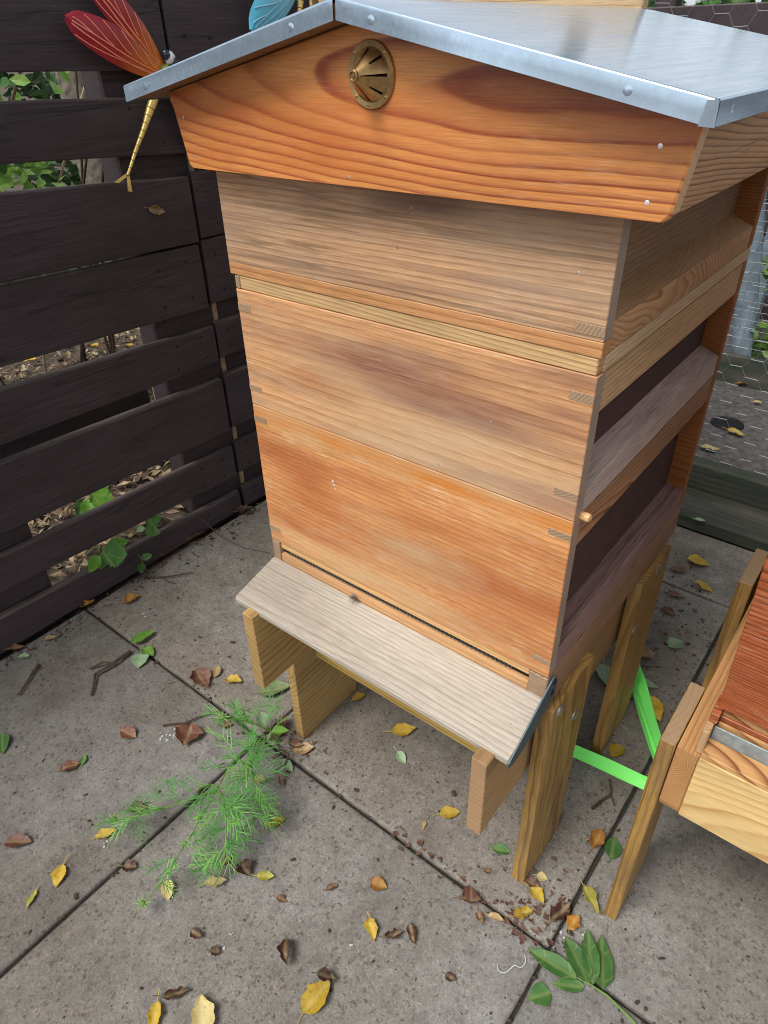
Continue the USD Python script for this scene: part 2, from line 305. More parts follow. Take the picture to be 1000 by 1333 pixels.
def fence_paint():
    N = {'geo': ('geometry', {}), 'sep': ('separate_xyz', {}), 'nrm': ('separate_xyz', {}), 'i': ('object_info', {})}
    N['c'] = ('mapping', {'scale': (260, 9, 260)}); N['g'] = ('noise_texture', {'scale': 1.0, 'detail': 4.0, 'roughness': .6, 'distortion': .4})
    N['c2'] = ('mapping', {'scale': (9, 2.5, 9)}); N['g2'] = ('noise_texture', {'scale': 1.0, 'detail': 4.0, 'roughness': .65})
    N['g3'] = ('noise_texture', {'scale': 260.0, 'detail': 2.0})
    N['r'] = ('rgb_ramp', {'ramp': [(.3, (.0285, .0185, .0200)), (.55, (.0405, .0268, .0285)), (.8, (.059, .043, .045))]})
    N['r2'] = ('rgb_ramp', {'ramp': [(.3, (.75,) * 3), (.7, (1.3,) * 3)]})
    N['m1'] = ('mix_color', {'blend_type': 'multiply', 'fac': 1.0, 'use_clamp': False})
    N['top'] = ('map_range', {'from_min': .5, 'from_max': .95, 'clamp': True})
    N['wr'] = ('rgb_ramp', {'ramp': [(.36, (.15,) * 3), (.6, (.85,) * 3)]})
    N['wm'] = ('math', {'math_type': 'multiply'})
    N['m2'] = ('mix_color', {'blend_type': 'mix', 'b': (.17, .135, .115)})
    N['sp'] = ('rgb_ramp', {'ramp': [(.735, (0, 0, 0)), (.76, (.35,) * 3)]})
    N['m3'] = ('mix_color', {'blend_type': 'mix', 'b': (.22, .2, .19)})
    N['c4'] = ('mapping', {'scale': (15, .8, 15)}); N['g4'] = ('noise_texture', {'scale': 1.0, 'detail': 3.0}); N['s4'] = ('math', {'math_type': 'subtract', 'value2': .5}); N['a4'] = ('math', {'math_type': 'absolute'})
    N['r4'] = ('rgb_ramp', {'ramp': [(0, (.50,) * 3), (.003, (.65,) * 3), (.008, (1,) * 3)]}); N['m4'] = ('mix_color', {'blend_type': 'multiply', 'fac': 1.0}); N['h4'] = ('math', {'math_type': 'add'})
    N['hm'] = ('math', {'math_type': 'multiply_add', 'value2': .6})
    N['b'] = ('bump', {'strength': .5, 'distance': .0011})
    N['p'] = ('principled_bsdf', {'roughness': .62, 'specular_ior_level': .35})
    L = [('geo.position', 'c.vector'), ('c.vector', 'g.vector'), ('geo.position', 'c2.vector'), ('c2.vector', 'g2.vector'), ('geo.position', 'g3.vector'),
         ('g.fac', 'r.fac'), ('g2.fac', 'r2.fac'), ('r.color', 'm1.a'), ('r2.color', 'm1.b'), ('geo.true_normal', 'nrm.vector'), ('nrm.z', 'top.value'),
         ('g2.fac', 'wr.fac'), ('top.result', 'wm.value1'), ('wr.color', 'wm.value2'), ('wm.value', 'm2.fac'), ('m1.result', 'm2.a'),
         ('g3.fac', 'sp.fac'), ('sp.color', 'm3.fac'), ('m2.result', 'm3.a'), ('geo.position', 'c4.vector'), ('c4.vector', 'g4.vector'), ('g4.fac', 's4.value1'), ('s4.value', 'a4.value1'), ('a4.value', 'r4.fac'), ('m3.result', 'm4.a'), ('r4.color', 'm4.b'), ('m4.result', 'p.base_color'),
         ('g3.fac', 'hm.value1'), ('g.fac', 'hm.value3'), ('hm.value', 'h4.value1'), ('r4.color', 'h4.value2'), ('h4.value', 'b.height'), ('b.normal', 'p.normal')]
    return usdkit.material(stage, LOOK + 'fence_paint', N, L, surface='p.BSDF')
M['fence'] = fence_paint()
M['fence_raw'] = plain('raw_batten_wood', (.33, .235, .14), .8, var=.3, scale=90)

def concrete():
    mul = {'blend_type': 'multiply', 'fac': 1.0, 'use_clamp': False}
    N = {'geo': ('geometry', {}), 'i': ('object_info', {}),
         'big': ('noise_texture', {'scale': 2.6, 'detail': 6.0, 'roughness': .62}),
         'mid': ('noise_texture', {'scale': 46.0, 'detail': 4.0, 'roughness': .7}),
         'fine': ('noise_texture', {'scale': 640.0, 'detail': 2.0, 'roughness': .7}),
         'vor': ('voronoi_texture', {'scale': 430.0}), 'vor2': ('voronoi_texture', {'scale': 95.0}), 'vor3': ('voronoi_texture', {'scale': 230.0}),
         'base': ('rgb_ramp', {'ramp': [(.30, (.112, .093, .075)), (.43, (.172, .153, .130)), (.56, (.216, .199, .177)), (.72, (.285, .276, .260))]}),
         'midr': ('rgb_ramp', {'ramp': [(.25, (.74, .73, .72)), (.5, (1, 1, 1)), (.75, (1.16, 1.15, 1.14))]}),
         'finer': ('rgb_ramp', {'ramp': [(.25, (.62,) * 3), (.5, (1,) * 3), (.75, (1.34,) * 3)]}),
         'vs': ('separate_color', {}), 'ag': ('rgb_ramp', {'ramp': [(0, (.70, .68, .66)), (.12, (.84, .83, .81)), (.3, (.98, .98, .97)), (.80, (1.0, 1.0, 1.0)), (.93, (1.16, 1.13, 1.08)), (1, (1.32, 1.27, 1.2))]}),
         'vs3': ('separate_color', {}), 'ag3': ('rgb_ramp', {'ramp': [(0, (.62, .6, .58)), (.06, (.7, .67, .65)), (.10, (1, 1, 1)), (.95, (1, 1, 1)), (1, (1.3, 1.2, 1.08))]}),
         'dk': ('rgb_ramp', {'ramp': [(0, (1,) * 3), (.10, (1,) * 3), (.17, (0,) * 3)]}), 'vs2': ('separate_color', {}), 'pick': ('math', {'math_type': 'greater_than', 'value2': .93}),
         'rnd': ('rgb_ramp', {'ramp': [(0, (.84, .86, .90)), (.5, (1, 1, 1)), (1, (1.14, 1.09, 1.02))]}),
         'stn': ('noise_texture', {'scale': 5.0, 'detail': 8.0, 'roughness': .76, 'distortion': .3}),
         'stnr': ('rgb_ramp', {'ramp': [(.49, (0, 0, 0)), (.60, (.38,) * 3), (.72, (.72,) * 3)]}),
         'x1': ('mix_color', dict(mul)), 'x2': ('mix_color', dict(mul)), 'x3': ('mix_color', dict(mul)), 'x3b': ('mix_color', dict(mul)), 'x4': ('mix_color', dict(mul)),
         'x5': ('mix_color', {'blend_type': 'mix', 'b': (.095, .075, .060)}), 'x6': ('mix_color', {'blend_type': 'mix', 'b': (.045, .038, .034)}),
         'dm': ('math', {'math_type': 'multiply'}),
         'h': ('math', {'math_type': 'multiply_add', 'value2': .5}),
         'b': ('bump', {'strength': .4, 'distance': .0007}),
         'p': ('principled_bsdf', {'roughness': .82, 'specular_ior_level': .3})}
    L = [('geo.position', k + '.vector') for k in ('big', 'mid', 'fine', 'vor', 'vor2', 'vor3', 'stn')]
    L += [('big.fac', 'base.fac'), ('mid.fac', 'midr.fac'), ('fine.fac', 'finer.fac'), ('vor.color', 'vs.color'), ('vs.r', 'ag.fac'), ('vor3.color', 'vs3.color'), ('vs3.g', 'ag3.fac'), ('i.random', 'rnd.fac'),
          ('base.color', 'x1.a'), ('midr.color', 'x1.b'), ('x1.result', 'x2.a'), ('finer.color', 'x2.b'), ('x2.result', 'x3.a'), ('ag.color', 'x3.b'), ('x3.result', 'x3b.a'), ('ag3.color', 'x3b.b'),
          ('x3b.result', 'x4.a'), ('rnd.color', 'x4.b'), ('stn.fac', 'stnr.fac'), ('stnr.color', 'x5.fac'), ('x4.result', 'x5.a'),
          ('vor2.distance', 'dk.fac'), ('vor2.color', 'vs2.color'), ('vs2.r', 'pick.value1'), ('dk.color', 'dm.value1'), ('pick.value', 'dm.value2'), ('dm.value', 'x6.fac'), ('x5.result', 'x6.a'), ('x6.result', 'p.base_color'),
          ('fine.fac', 'h.value1'), ('vs.r', 'h.value3'), ('h.value', 'b.height'), ('b.normal', 'p.normal')]
    return usdkit.material(stage, LOOK + 'concrete', N, L, surface='p.BSDF')
M['slab'] = concrete()
M['joint'] = plain('joint_dirt', (.034, .028, .022), .95, var=.4, scale=200, bump=.6)
M['soil'] = plain('soil', (.075, .055, .038), .95, var=.6, scale=45, bump=.8)
M['run_soil'] = plain('run_soil', (.080, .072, .067), .95, var=.5, scale=55, bump=.9)

def galvanised():
    N = {'geo': ('geometry', {}), 'mp': ('mapping', {'scale': (190, 9, 190)}), 'n2': ('noise_texture', {'scale': 1.0, 'detail': 4.0, 'roughness': .6}),
         'n3': ('noise_texture', {'scale': 7.0, 'detail': 6.0, 'roughness': .7}), 'n4': ('noise_texture', {'scale': 34.0, 'detail': 4.0}),
         'c': ('rgb_ramp', {'ramp': [(.3, (.36, .455, .54)), (.7, (.41, .505, .59))]}),
         'ru': ('rgb_ramp', {'ramp': [(.3, (.14,) * 3), (.7, (.24,) * 3)]}),
         'd': ('rgb_ramp', {'ramp': [(.60, (0,) * 3), (.75, (.35,) * 3)]}), 'x': ('mix_color', {'b': (.50, .47, .43)}), 'ra': ('math', {'math_type': 'multiply_add', 'value2': .35}),
         'b': ('bump', {'strength': .02, 'distance': .0004}), 'p': ('principled_bsdf', {'metallic': .72, 'specular_ior_level': .8})}
    L = [('geo.position', k + '.vector') for k in ('mp', 'n3', 'n4')]
    L += [('mp.vector', 'n2.vector'), ('n4.fac', 'c.fac'), ('n2.fac', 'ru.fac'), ('n3.fac', 'd.fac'), ('d.color', 'x.fac'), ('c.color', 'x.a'), ('x.result', 'p.base_color'),
          ('d.color', 'ra.value1'), ('ru.color', 'ra.value3'), ('ra.value', 'p.roughness'), ('n2.fac', 'b.height'), ('b.normal', 'p.normal')]
    return usdkit.material(stage, LOOK + 'galvanised', N, L, surface='p.BSDF')
M['galv'] = galvanised()
M['zinc'] = plain('dull_zinc', (.26, .30, .30), .5, .35, var=.25, scale=120)
M['nail'] = plain('nail_steel', (.55, .56, .58), .4, .9)
M['white_nail'] = plain('pale_nail', (.75, .75, .75), .4, .6)
M['brass'] = plain('brass', (.42, .27, .115), .35, .95, var=.25, scale=200)
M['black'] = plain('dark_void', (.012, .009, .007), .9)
M['steel'] = plain('bolt_steel', (.52, .52, .54), .3, .95)
M['bracket'] = plain('bracket_paint', (.05, .072, .085), .5, .2)
M['screw'] = plain('dark_screw', (.02, .02, .022), .45, .5)
M['speck'] = plain('droppings', (.46, .46, .45), .9)
M['mesh_wire'] = plain('netting_wire', (.20, .215, .22), .55, .5)
def strap_mat():
    N = {'uv': ('attribute', {'attribute': 'st'}), 'm': ('mapping', {'scale': (1, 22, 1)}), 'w': ('wave_texture', {'wave_type': 'bands', 'bands_direction': 'x', 'scale': 170.0}),
         'r': ('rgb_ramp', {'ramp': [(0, (.17, .90, .11)), (1, (.24, .97, .17))]}), 'b': ('bump', {'strength': .15, 'distance': .0004}),
         'p': ('principled_bsdf', {'roughness': .5, 'sheen_weight': .2})}
    L = [('uv.vector', 'w.vector'), ('w.fac', 'r.fac'), ('r.color', 'p.base_color'), ('w.fac', 'b.height'), ('b.normal', 'p.normal')]
    return usdkit.material(stage, LOOK + 'strap_webbing', N, L, surface='p.BSDF')
M['strap'] = strap_mat()

def leaf_mat(name, ca, cb, spot, transl=.25, spots=.6, rough=.55):
    """Leaf in its own coordinates: x along the midrib, y across."""
    N = {'tc': ('texture_coordinate', {}), 's': ('separate_xyz', {}), 'i': ('object_info', {}), 'ay': ('math', {'math_type': 'absolute'}),
         'vy': ('math', {'math_type': 'multiply_add', 'value2': -.75}), 'vm': ('math', {'math_type': 'multiply', 'value2': 170.0}), 'vf': ('math', {'math_type': 'sine'}),
         'vr': ('rgb_ramp', {'ramp': [(0, (0,) * 3), (.93, (0,) * 3), (1, (.5,) * 3)]}),
         'mr': ('rgb_ramp', {'ramp': [(0, (.7,) * 3), (.0007, (.6,) * 3), (.0016, (0,) * 3)]}), 'vx': ('math', {'math_type': 'maximum'}),
         'n': ('noise_texture', {'scale': 60.0, 'detail': 4.0, 'roughness': .65}), 'off': ('vector_math', {'math_type': 'add'}), 'rv': ('combine_xyz', {}), 'rs': ('math', {'math_type': 'multiply', 'value2': 9.0}),
         'n2': ('noise_texture', {'scale': 240.0, 'detail': 2.0}),
         'mix': ('rgb_ramp', {'ramp': [(.3, ca), (.7, cb)]}), 'sp': ('rgb_ramp', {'ramp': [(.56, (0,) * 3), (.68, (spots,) * 3)]}),
         'x1': ('mix_color', {'b': spot}), 'x2': ('mix_color', {'b': lerp3(cb, (.5, .45, .2), .35)}), 'rr': ('rgb_ramp', {'ramp': [(0, (.72,) * 3), (1, (1.2,) * 3)]}),
         'x3': ('mix_color', {'blend_type': 'multiply', 'fac': 1.0, 'use_clamp': False}),
         'b': ('bump', {'strength': .5, 'distance': .0008}),
         'p': ('principled_bsdf', {'roughness': rough, 'specular_ior_level': .4}), 't': ('translucent_bsdf', {}), 'o': ('mix_closure', {'fac': transl})}
    L = [('tc.object', 's.vector'), ('s.y', 'ay.value1'), ('ay.value', 'vy.value1'), ('s.x', 'vy.value3'), ('vy.value', 'vm.value1'), ('vm.value', 'vf.value1'), ('vf.value', 'vr.fac'),
         ('ay.value', 'mr.fac'), ('vr.color', 'vx.value1'), ('mr.color', 'vx.value2'), ('i.random', 'rs.value1'), ('rs.value', 'rv.x'), ('tc.object', 'off.vector1'), ('rv.vector', 'off.vector2'),
         ('off.vector', 'n.vector'), ('off.vector', 'n2.vector'), ('n.fac', 'mix.fac'), ('n2.fac', 'sp.fac'), ('sp.color', 'x1.fac'), ('mix.color', 'x1.a'), ('vx.value', 'x2.fac'), ('x1.result', 'x2.a'),
         ('i.random', 'rr.fac'), ('x2.result', 'x3.a'), ('rr.color', 'x3.b'), ('x3.result', 'p.base_color'), ('x3.result', 't.color'), ('vx.value', 'b.height'), ('b.normal', 'p.normal'), ('p.BSDF', 'o.closure1'), ('t.BSDF', 'o.closure2')]
    return usdkit.material(stage, LOOK + name, N, L, surface='o.closure')
M['yellow'] = leaf_mat('yellow_leaf', (.50, .30, .022), (.62, .43, .05), (.22, .10, .02), spots=.5)
M['orange'] = leaf_mat('orange_leaf', (.36, .13, .03), (.50, .25, .04), (.14, .05, .02))
M['brown'] = leaf_mat('brown_leaf', (.125, .045, .026), (.20, .085, .050), (.05, .02, .012), .12)
M['dark'] = leaf_mat('dark_leaf', (.045, .017, .011), (.095, .036, .022), (.02, .01, .008), .05)
M['tan'] = leaf_mat('tan_leaf', (.30, .19, .09), (.40, .27, .13), (.16, .08, .04), .15)
M['pale'] = leaf_mat('pale_leaf', (.48, .37, .13), (.58, .48, .22), (.30, .18, .06), .2)
M['green'] = leaf_mat('green_leaf', (.05, .15, .035), (.10, .24, .05), (.04, .09, .02), .25, .3)
M['lime'] = leaf_mat('lime_leaf', (.11, .30, .025), (.19, .40, .05), (.08, .2, .02), .3, .3)
M['palegreen'] = leaf_mat('pale_green_leaf', (.22, .33, .18), (.32, .42, .27), (.16, .24, .10), .2, .3)
M['olive'] = leaf_mat('olive_leaf', (.17, .24, .03), (.42, .33, .05), (.16, .07, .03), .2)
M['mottled'] = leaf_mat('mottled_leaf', (.16, .26, .09), (.30, .36, .16), (.10, .06, .03), .15, .8)
M['stem_green'] = plain('green_stem', (.12, .2, .04), .6, var=.3)
M['stem_brown'] = plain('brown_stem', (.07, .042, .025), .85, var=.4)
M['feather'] = plain('feathery_leaf', (.060, .225, .032), .5, var=.4, scale=25)
M['feather_pale'] = plain('feathery_leaf_pale', (.17, .37, .07), .6, var=.25, scale=25)
M['bark'] = plain('bark', (.16, .135, .10), .9, var=.6, scale=40, bump=1.0)
M['litter'] = plain('leaf_litter_bits', (.24, .165, .095), .9, var=.6, scale=30)
M['crumb'] = plain('crumbs', (.05, .035, .025), .95, var=.6, scale=80)
M['timber'] = wood('edging_timber', (.060, .061, .045), (.036, .036, .026), 'x', pith=(.3, 1.0), rings=90, streak=.6, cracks=.5, stain=((.022, .038, .024), 16, 5, .45, .62, .85), grey=((.12, .10, .085), .5, .66, .6), rough=.8, bump=.9)
M['post_paint'] = plain('blue_grey_post', (.17, .215, .245), .6, var=.35, scale=22)
M['teal_paint'] = plain('teal_paint', (.06, .16, .16), .6)

# ------------------------------------------------------------------ ground and paving
nrng = np.random.default_rng(5)
obj('ground', trimesh.Trimesh([(-60, -60, -.03), (60, -60, -.03), (60, 60, -.03), (-60, 60, -.03)], [(0, 1, 2), (0, 2, 3)]), M['soil'], kind='structure')
pav = thing('paving', kind='structure')
obj('joint_bed', box(-.66, 1.75, -1.86, 1.104, -.028, -.010, .001), M['joint'], pav)
def slab(x0, x1, y0, y1):
    """Pressed concrete slab: slightly wandering, worn arris and a rounded edge."""
    def side(a, b, n):
        t = np.linspace(0, 1, n, endpoint=False)[:, None]; return np.asarray(a) * (1 - t) + np.asarray(b) * t
    n1, n2 = 40, 56
    c = np.vstack([side((x0, y0), (x1, y0), n1), side((x1, y0), (x1, y1), n2), side((x1, y1), (x0, y1), n1), side((x0, y1), (x0, y0), n2)])
    ctr = np.array([(x0 + x1) / 2, (y0 + y1) / 2]); half = np.array([(x1 - x0) / 2, (y1 - y0) / 2])
    j = np.array([meshkit.fbm(np.array([[p[0] * 30, p[1] * 30, 3.1]]))[0] for p in c]); j = (j - j.mean()) * .0035
    def inset(d, z):
        q = ctr + (c - ctr) * (1 - (d + j[:, None]) / half); return np.column_stack([q, np.full(len(q), z)])
    h = rng.uniform(-.0012, .0012); tilt = (rng.uniform(-.002, .002), rng.uniform(-.002, .002))
    rings = [inset(0, -.0095), inset(0, -.0045), inset(.0012, -.0018), inset(.0038, -.0004), inset(.008, 0)]
    n = len(c); V = np.vstack(rings + [np.array([[ctr[0], ctr[1], 0]])]); F = []
    for i in range(len(rings) - 1):
        for k in range(n):
            a, b = i * n + k, i * n + (k + 1) % n; F += [(a, b, b + n), (a, b + n, a + n)]
    for k in range(n): F.append(((len(rings) - 1) * n + k, (len(rings) - 1) * n + (k + 1) % n, len(rings) * n))
    V[:, 2] += h + (V[:, 0] - ctr[0]) * tilt[0] + (V[:, 1] - ctr[1]) * tilt[1]
    return trimesh.Trimesh(V, F, process=False)
for ix in range(4):
    for y0, y1 in ((-1.848, -.948), (-.948, -.048), (-.048, .852), (.852, 1.105)):
        x0 = -.6556 + .6 * ix
        s = obj('paving_slab', slab(x0 + .0030, x0 + .5970, y0 + .0030, y1 - .0030), M['slab'], pav, smooth=40)

# ------------------------------------------------------------------ slatted fence on the left
def lin(a, b):
    """height as a function of y from two (y, z) pairs"""
    return lambda y: a[1] + (b[1] - a[1]) * (y - a[0]) / (b[0] - a[0])
BOARDS = [((.0, 1.056), (.45, 1.045), 1.27, 1.265), ((.07, .923), (.40, .902), 1.015, 1.003), ((.005, .7385), (.46, .7215), .884, .855), ((-.044, .594), (.457, .575), .7345, .7175),
          ((-.094, .450), (.45, .441), .557, .530), ((-.156, .272), (.45, .250), .420, .397), ((-.20, .146), (.44, .112), .228, .205), ((-.25, .004), (.44, .004), .092, .066)]
def board_mesh(y0, y1, zb0, zb1, zt0, zt1, x0, x1, seed, n=36):
    ys = np.linspace(y0, y1, n); S = []
    c = .0035
    for i, y in enumerate(ys):
        t = (y - y0) / (y1 - y0); zb, zt = zb0 + (zb1 - zb0) * t, zt0 + (zt1 - zt0) * t
        w = [.0016 * float(meshkit.noise(np.array([[y * 9 + seed * 3.7, k * 5.1, seed * 1.3]]))[0]) for k in range(4)]
        e = 0 if 0 < i < n - 1 else .002
        zm = (zb + zt) / 2
        S.append([(x1 - e + w[3], y, zm), (x1 - e + w[0] * .6, y, zt - c + w[0]), (x1 - c, y, zt + w[0]), (x0 + c, y, zt + w[0]), (x0, y, zt - c), (x0, y, zb + c), (x0 + c, y, zb + w[1]), (x1 - c, y, zb + w[1]), (x1 - e + w[1] * .6, y, zb + c + w[1])])
    k = 9; V = np.array(S).reshape(-1, 3); F = []
    for i in range(n - 1):
        for j in range(k):
            a, b = i * k + j, i * k + (j + 1) % k; F += [(a, b, b + k), (a, b + k, a + k)]
    for j in range(1, k - 1): F += [(0, j + 1, j), ((n - 1) * k, (n - 1) * k + j, (n - 1) * k + j + 1)]
    m = trimesh.Trimesh(V, F, process=False); m.fix_normals(); return m
def fence_panel(y0, y1, dz, label, slope_from, knots):
    t = thing('slatted_fence', label, 'fence', (-.67, y0, 0), 'slatted fence panels along the paving' if False else None)
    for i, (a, b, t0, t1) in enumerate(BOARDS):
        fb = lin(a, b); k = (t1 - t0) / (b[0] - a[0]); ft = lambda y, t0=t0, k=k, a=a: t0 + k * (y - a[0])
        if slope_from is None: fb2, ft2 = fb, ft
        else:
            fb2 = lambda y, fb=fb: fb(.45) + dz + (fb(1) - fb(.5)) * (y - .46); ft2 = lambda y, ft=ft: ft(.45) + dz + (ft(1) - ft(.5)) * (y - .46)
        yr = y1 + (.0, .004, -.001, -.002, .0, -.002, -.003, -.006)[i] if slope_from is None else y1
        fbz0, fbz1 = (fb2(y0), fb2(yr)) if i < 7 else (.004, .004)
        bd = obj('board', board_mesh(y0, yr, fbz0, fbz1, ft2(y0), ft2(yr), -.680, -.660 + .0015 * ((i * 7) % 3 - 1), i + (20 if slope_from else 0)), M['fence'], t, smooth=35)
        zc = (fb2(yr) + ft2(yr)) / 2
        hz = (ft2(yr) - fb2(yr)) * .28
        for yy in knots:
            for s in (-1, 1):
                zz = (fb2(yy) + ft2(yy)) / 2 + s * hz
                obj('nail_hole', lathe([(.0001, 0), (.0026, .0), (.0034, .0007), (.0022, .0016), (.0001, .0008)], (-.6602, yy + rng.uniform(-.006, .006), zz + rng.uniform(-.006, .006)), (1, 0, 0), 8), M['black'], bd)
    return t
f1 = fence_panel(-1.45, .4565, 0, 'dark brown slatted fence panel filling the left side of the photo', None, (.415, .34))
for y0, y1 in ((.31, .478), (-.27, -.088), (-1.45, -1.33)):
    obj('post', box(-.745, -.6825, y0, y1, -.02, 1.30, .004), M['fence'], f1)
obj('batten', box(-.6990, -.6830, .4790, .4925, .0, 1.28, .0008), M['fence_raw'], f1, 'bare wooden batten seen between the two fence panels')
f2 = fence_panel(.4635, 2.45, .006, 'dark brown slatted fence panel mostly hidden behind the tall beehive', True, (.50, .56))
for y0, y1 in ((.4935, .66), (1.35, 1.45), (2.33, 2.45)):
    obj('post', box(-.745, -.6825, y0, y1, -.02, 1.30, .004), M['fence'], f2)

# ------------------------------------------------------------------ tall beehive
W_ = .46
hive = thing('beehive', 'tall stacked wooden beehive with a galvanised gabled roof and brass cone vent', 'beehive', (.23, .23, .406))
# floor with entrance
fl = obj('floor', cat([box(.0, .46, .030, .46, .4065, .4655, .001)]), M['floor_side'], hive)
obj('front_bar', box(.0155, .4355, .0015, .0295, .4065, .4440, .0007), M['floor_front'], fl)
for x0, x1 in ((.0, .0150), (.4360, .46)):
    obj('corner_block', box(x0, x1, .0, .0295, .4065, .4645, .001), M['end_grain'], fl)
obj('entrance_bar', box(.0158, .4352, .0030, .0165, .4535, .4665, .001), M['entrance_bar'], fl)
obj('entrance_shadow_board', box(.016, .435, .0072, .0294, .4444, .4534, .0004), M['black'], fl)  # black filler block, painted stand-in for the shade inside the entrance slot
zig = [(.03 + .0031 * i, .0050 + .0008 * (i % 2), .4455 + .0060 * (i % 2)) for i in range(124)]
obj('mesh_strip', tube(zig, .0006, 4), M['mesh_wire'], fl)
# boxes
def hive_box(name, z0, z1, front, panel, rails, front_z0=None, rear='orange_inner', x0=0.0, tenons=(), depth=.0265, label=None, parent=None, wy0=0.0, front_x0=None):
    """Shell of recessed side walls, with front and rear walls and the side rails as its pieces."""
    xa, xb = x0 + depth, x0 + W_ - depth
    b = Node(parent.path + '/' + numbered(parent.path, name), parent.base); UsdGeom.Xform.Define(stage, b.path)
    for xp in (xa, xb - .018): obj('recess_panel', box(xp, xp + .018, wy0 + .0181, wy0 + .4419, z0, z1, .0008), M[panel], b)
    fz = z0 if front_z0 is None else front_z0
    fw = obj('front_wall', box(x0 if front_x0 is None else front_x0, x0 + W_, wy0, wy0 + .018, fz, z1, .0007), M[front], b)
    obj('rear_wall', box(x0, x0 + W_, wy0 + .442, wy0 + .46, z0, z1, .0012), M[rear], b)
    for side in (0, 1):
        for kind, za, zb_, mat in rails:
            if side: xo, xi = x0 + W_ - .0006, xb + .0002
            else: xo, xi = x0 + .0006, xa - .0002
            s = 1 if side else -1
            if kind == 'top': poly = [(xi, za), (xo, za), (xo, zb_), (xi, zb_)]
            else: poly = [(xi, z0), (xo, z0), (xo, za), (xi, zb_)]
            obj(kind + '_rail', prism(poly, 1, wy0 + .0183, wy0 + .4417, .001), M[mat], b)
    for ta, tb, tc, td in tenons:
        obj('tenon', box(ta, tb, wy0 - .0004, wy0 + .004, tc, td, .0003), M['end_grain'], b)
    return b
# outlines: rails given as (kind, z, z, material)
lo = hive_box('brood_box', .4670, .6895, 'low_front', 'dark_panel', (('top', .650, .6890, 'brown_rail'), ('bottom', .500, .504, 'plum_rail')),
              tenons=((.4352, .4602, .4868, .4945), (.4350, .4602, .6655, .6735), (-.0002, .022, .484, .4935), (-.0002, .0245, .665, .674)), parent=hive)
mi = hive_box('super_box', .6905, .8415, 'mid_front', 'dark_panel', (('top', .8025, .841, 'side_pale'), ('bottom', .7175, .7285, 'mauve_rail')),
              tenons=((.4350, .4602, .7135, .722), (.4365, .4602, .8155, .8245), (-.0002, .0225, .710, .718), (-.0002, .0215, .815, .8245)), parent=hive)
cb = obj('crown_board', box(.002, .458, .001, .455, .8422, .8578, .001), M['crown'], hive)
for xx in (-.0004, .4475): obj('side_edge', box(xx, xx + .0129, .012, .4585, .8424, .8576, .001), M['crown_y'], cb)
obj('corner_end', box(.0012, .0085, -.0003, .0035, .8428, .8572, .0004), M['end_grain'], cb)
up = hive_box('upper_box', .8585, 1.012, 'top_front', 'side_panel', (('bottom', .8855, .8965, 'side_tan'),), front_z0=.8725, front_x0=-.0062,
              tenons=((.4335, .4602, .8765, .8855),), parent=hive)
obj('front_strip', box(-.0062, .4602, .0, .018, .8585, .8722, .0006), M['strip'], up)
for (px_, pz_) in ((.155, .905), (.43, .925), (.06, .93), (.36, .77), (.40, .645), (.30, .70)):
    obj('nail_head', dome_head((px_, .0001, pz_), (0, -1, 0), .0013, .0003), M['nail'], hive)
for (px_, pz_, r_) in ((.137, .618, .0022), (.139, .613, .0018), (.141, .6085, .0014)):
    obj('dropping', dome_head((px_, .0002, pz_), (0, -1, 0), r_, .0008), M['speck'], hive)
for (px_, pz_, r_) in ((.262, .958, .002), (.264, .953, .0016), (.246, .921, .0022)):
    obj('stain_drop', dome_head((px_, .0002, pz_), (0, -1, 0), r_, .0006), M['brown_rail'], hive)
plug = obj('wooden_plug', lathe([(.0045, -.004), (.0046, .007), (.0038, .0095), (1e-5, .010)], (.461, .016, .690), (1, -.15, .1), 12), M['entrance_bar'], hive)
# landing board, sloping forward with a rounded nose
prof = [(.0, .4305), (.0, .4125), (-.074, .3905), (-.0800, .3925), (-.0845, .3985), (-.0845, .4045), (-.0815, .4085), (-.075, .4102)]
lb = obj('landing_board', prism(np.array(prof), 0, -.001, .461, .0012), M['landing'], hive, smooth=25)
br = obj('bracket', prism(np.array([(.012, .462), (.024, .448), (.022, .424), (-.030, .3975), (-.070, .392), (-.088, .397), (-.086, .4035), (-.076, .4075), (-.03, .4180), (.004, .432)]), 0, .4614, .4634), M['bracket'], hive)
for yy, zz in ((.0135, .4505), (.0115, .4345)): obj('screw', dome_head((.4634, yy, zz), (1, 0, 0), .0042, .0018), M['screw'], br)
br2 = obj('bracket', prism(np.array([(.030, .436), (.040, .428), (.030, .415), (-.030, .393), (-.066, .388), (-.074, .391), (-.074, .3965), (-.03, .410), (.004, .419)]), 0, -.0030, -.0012), M['bracket'], hive)
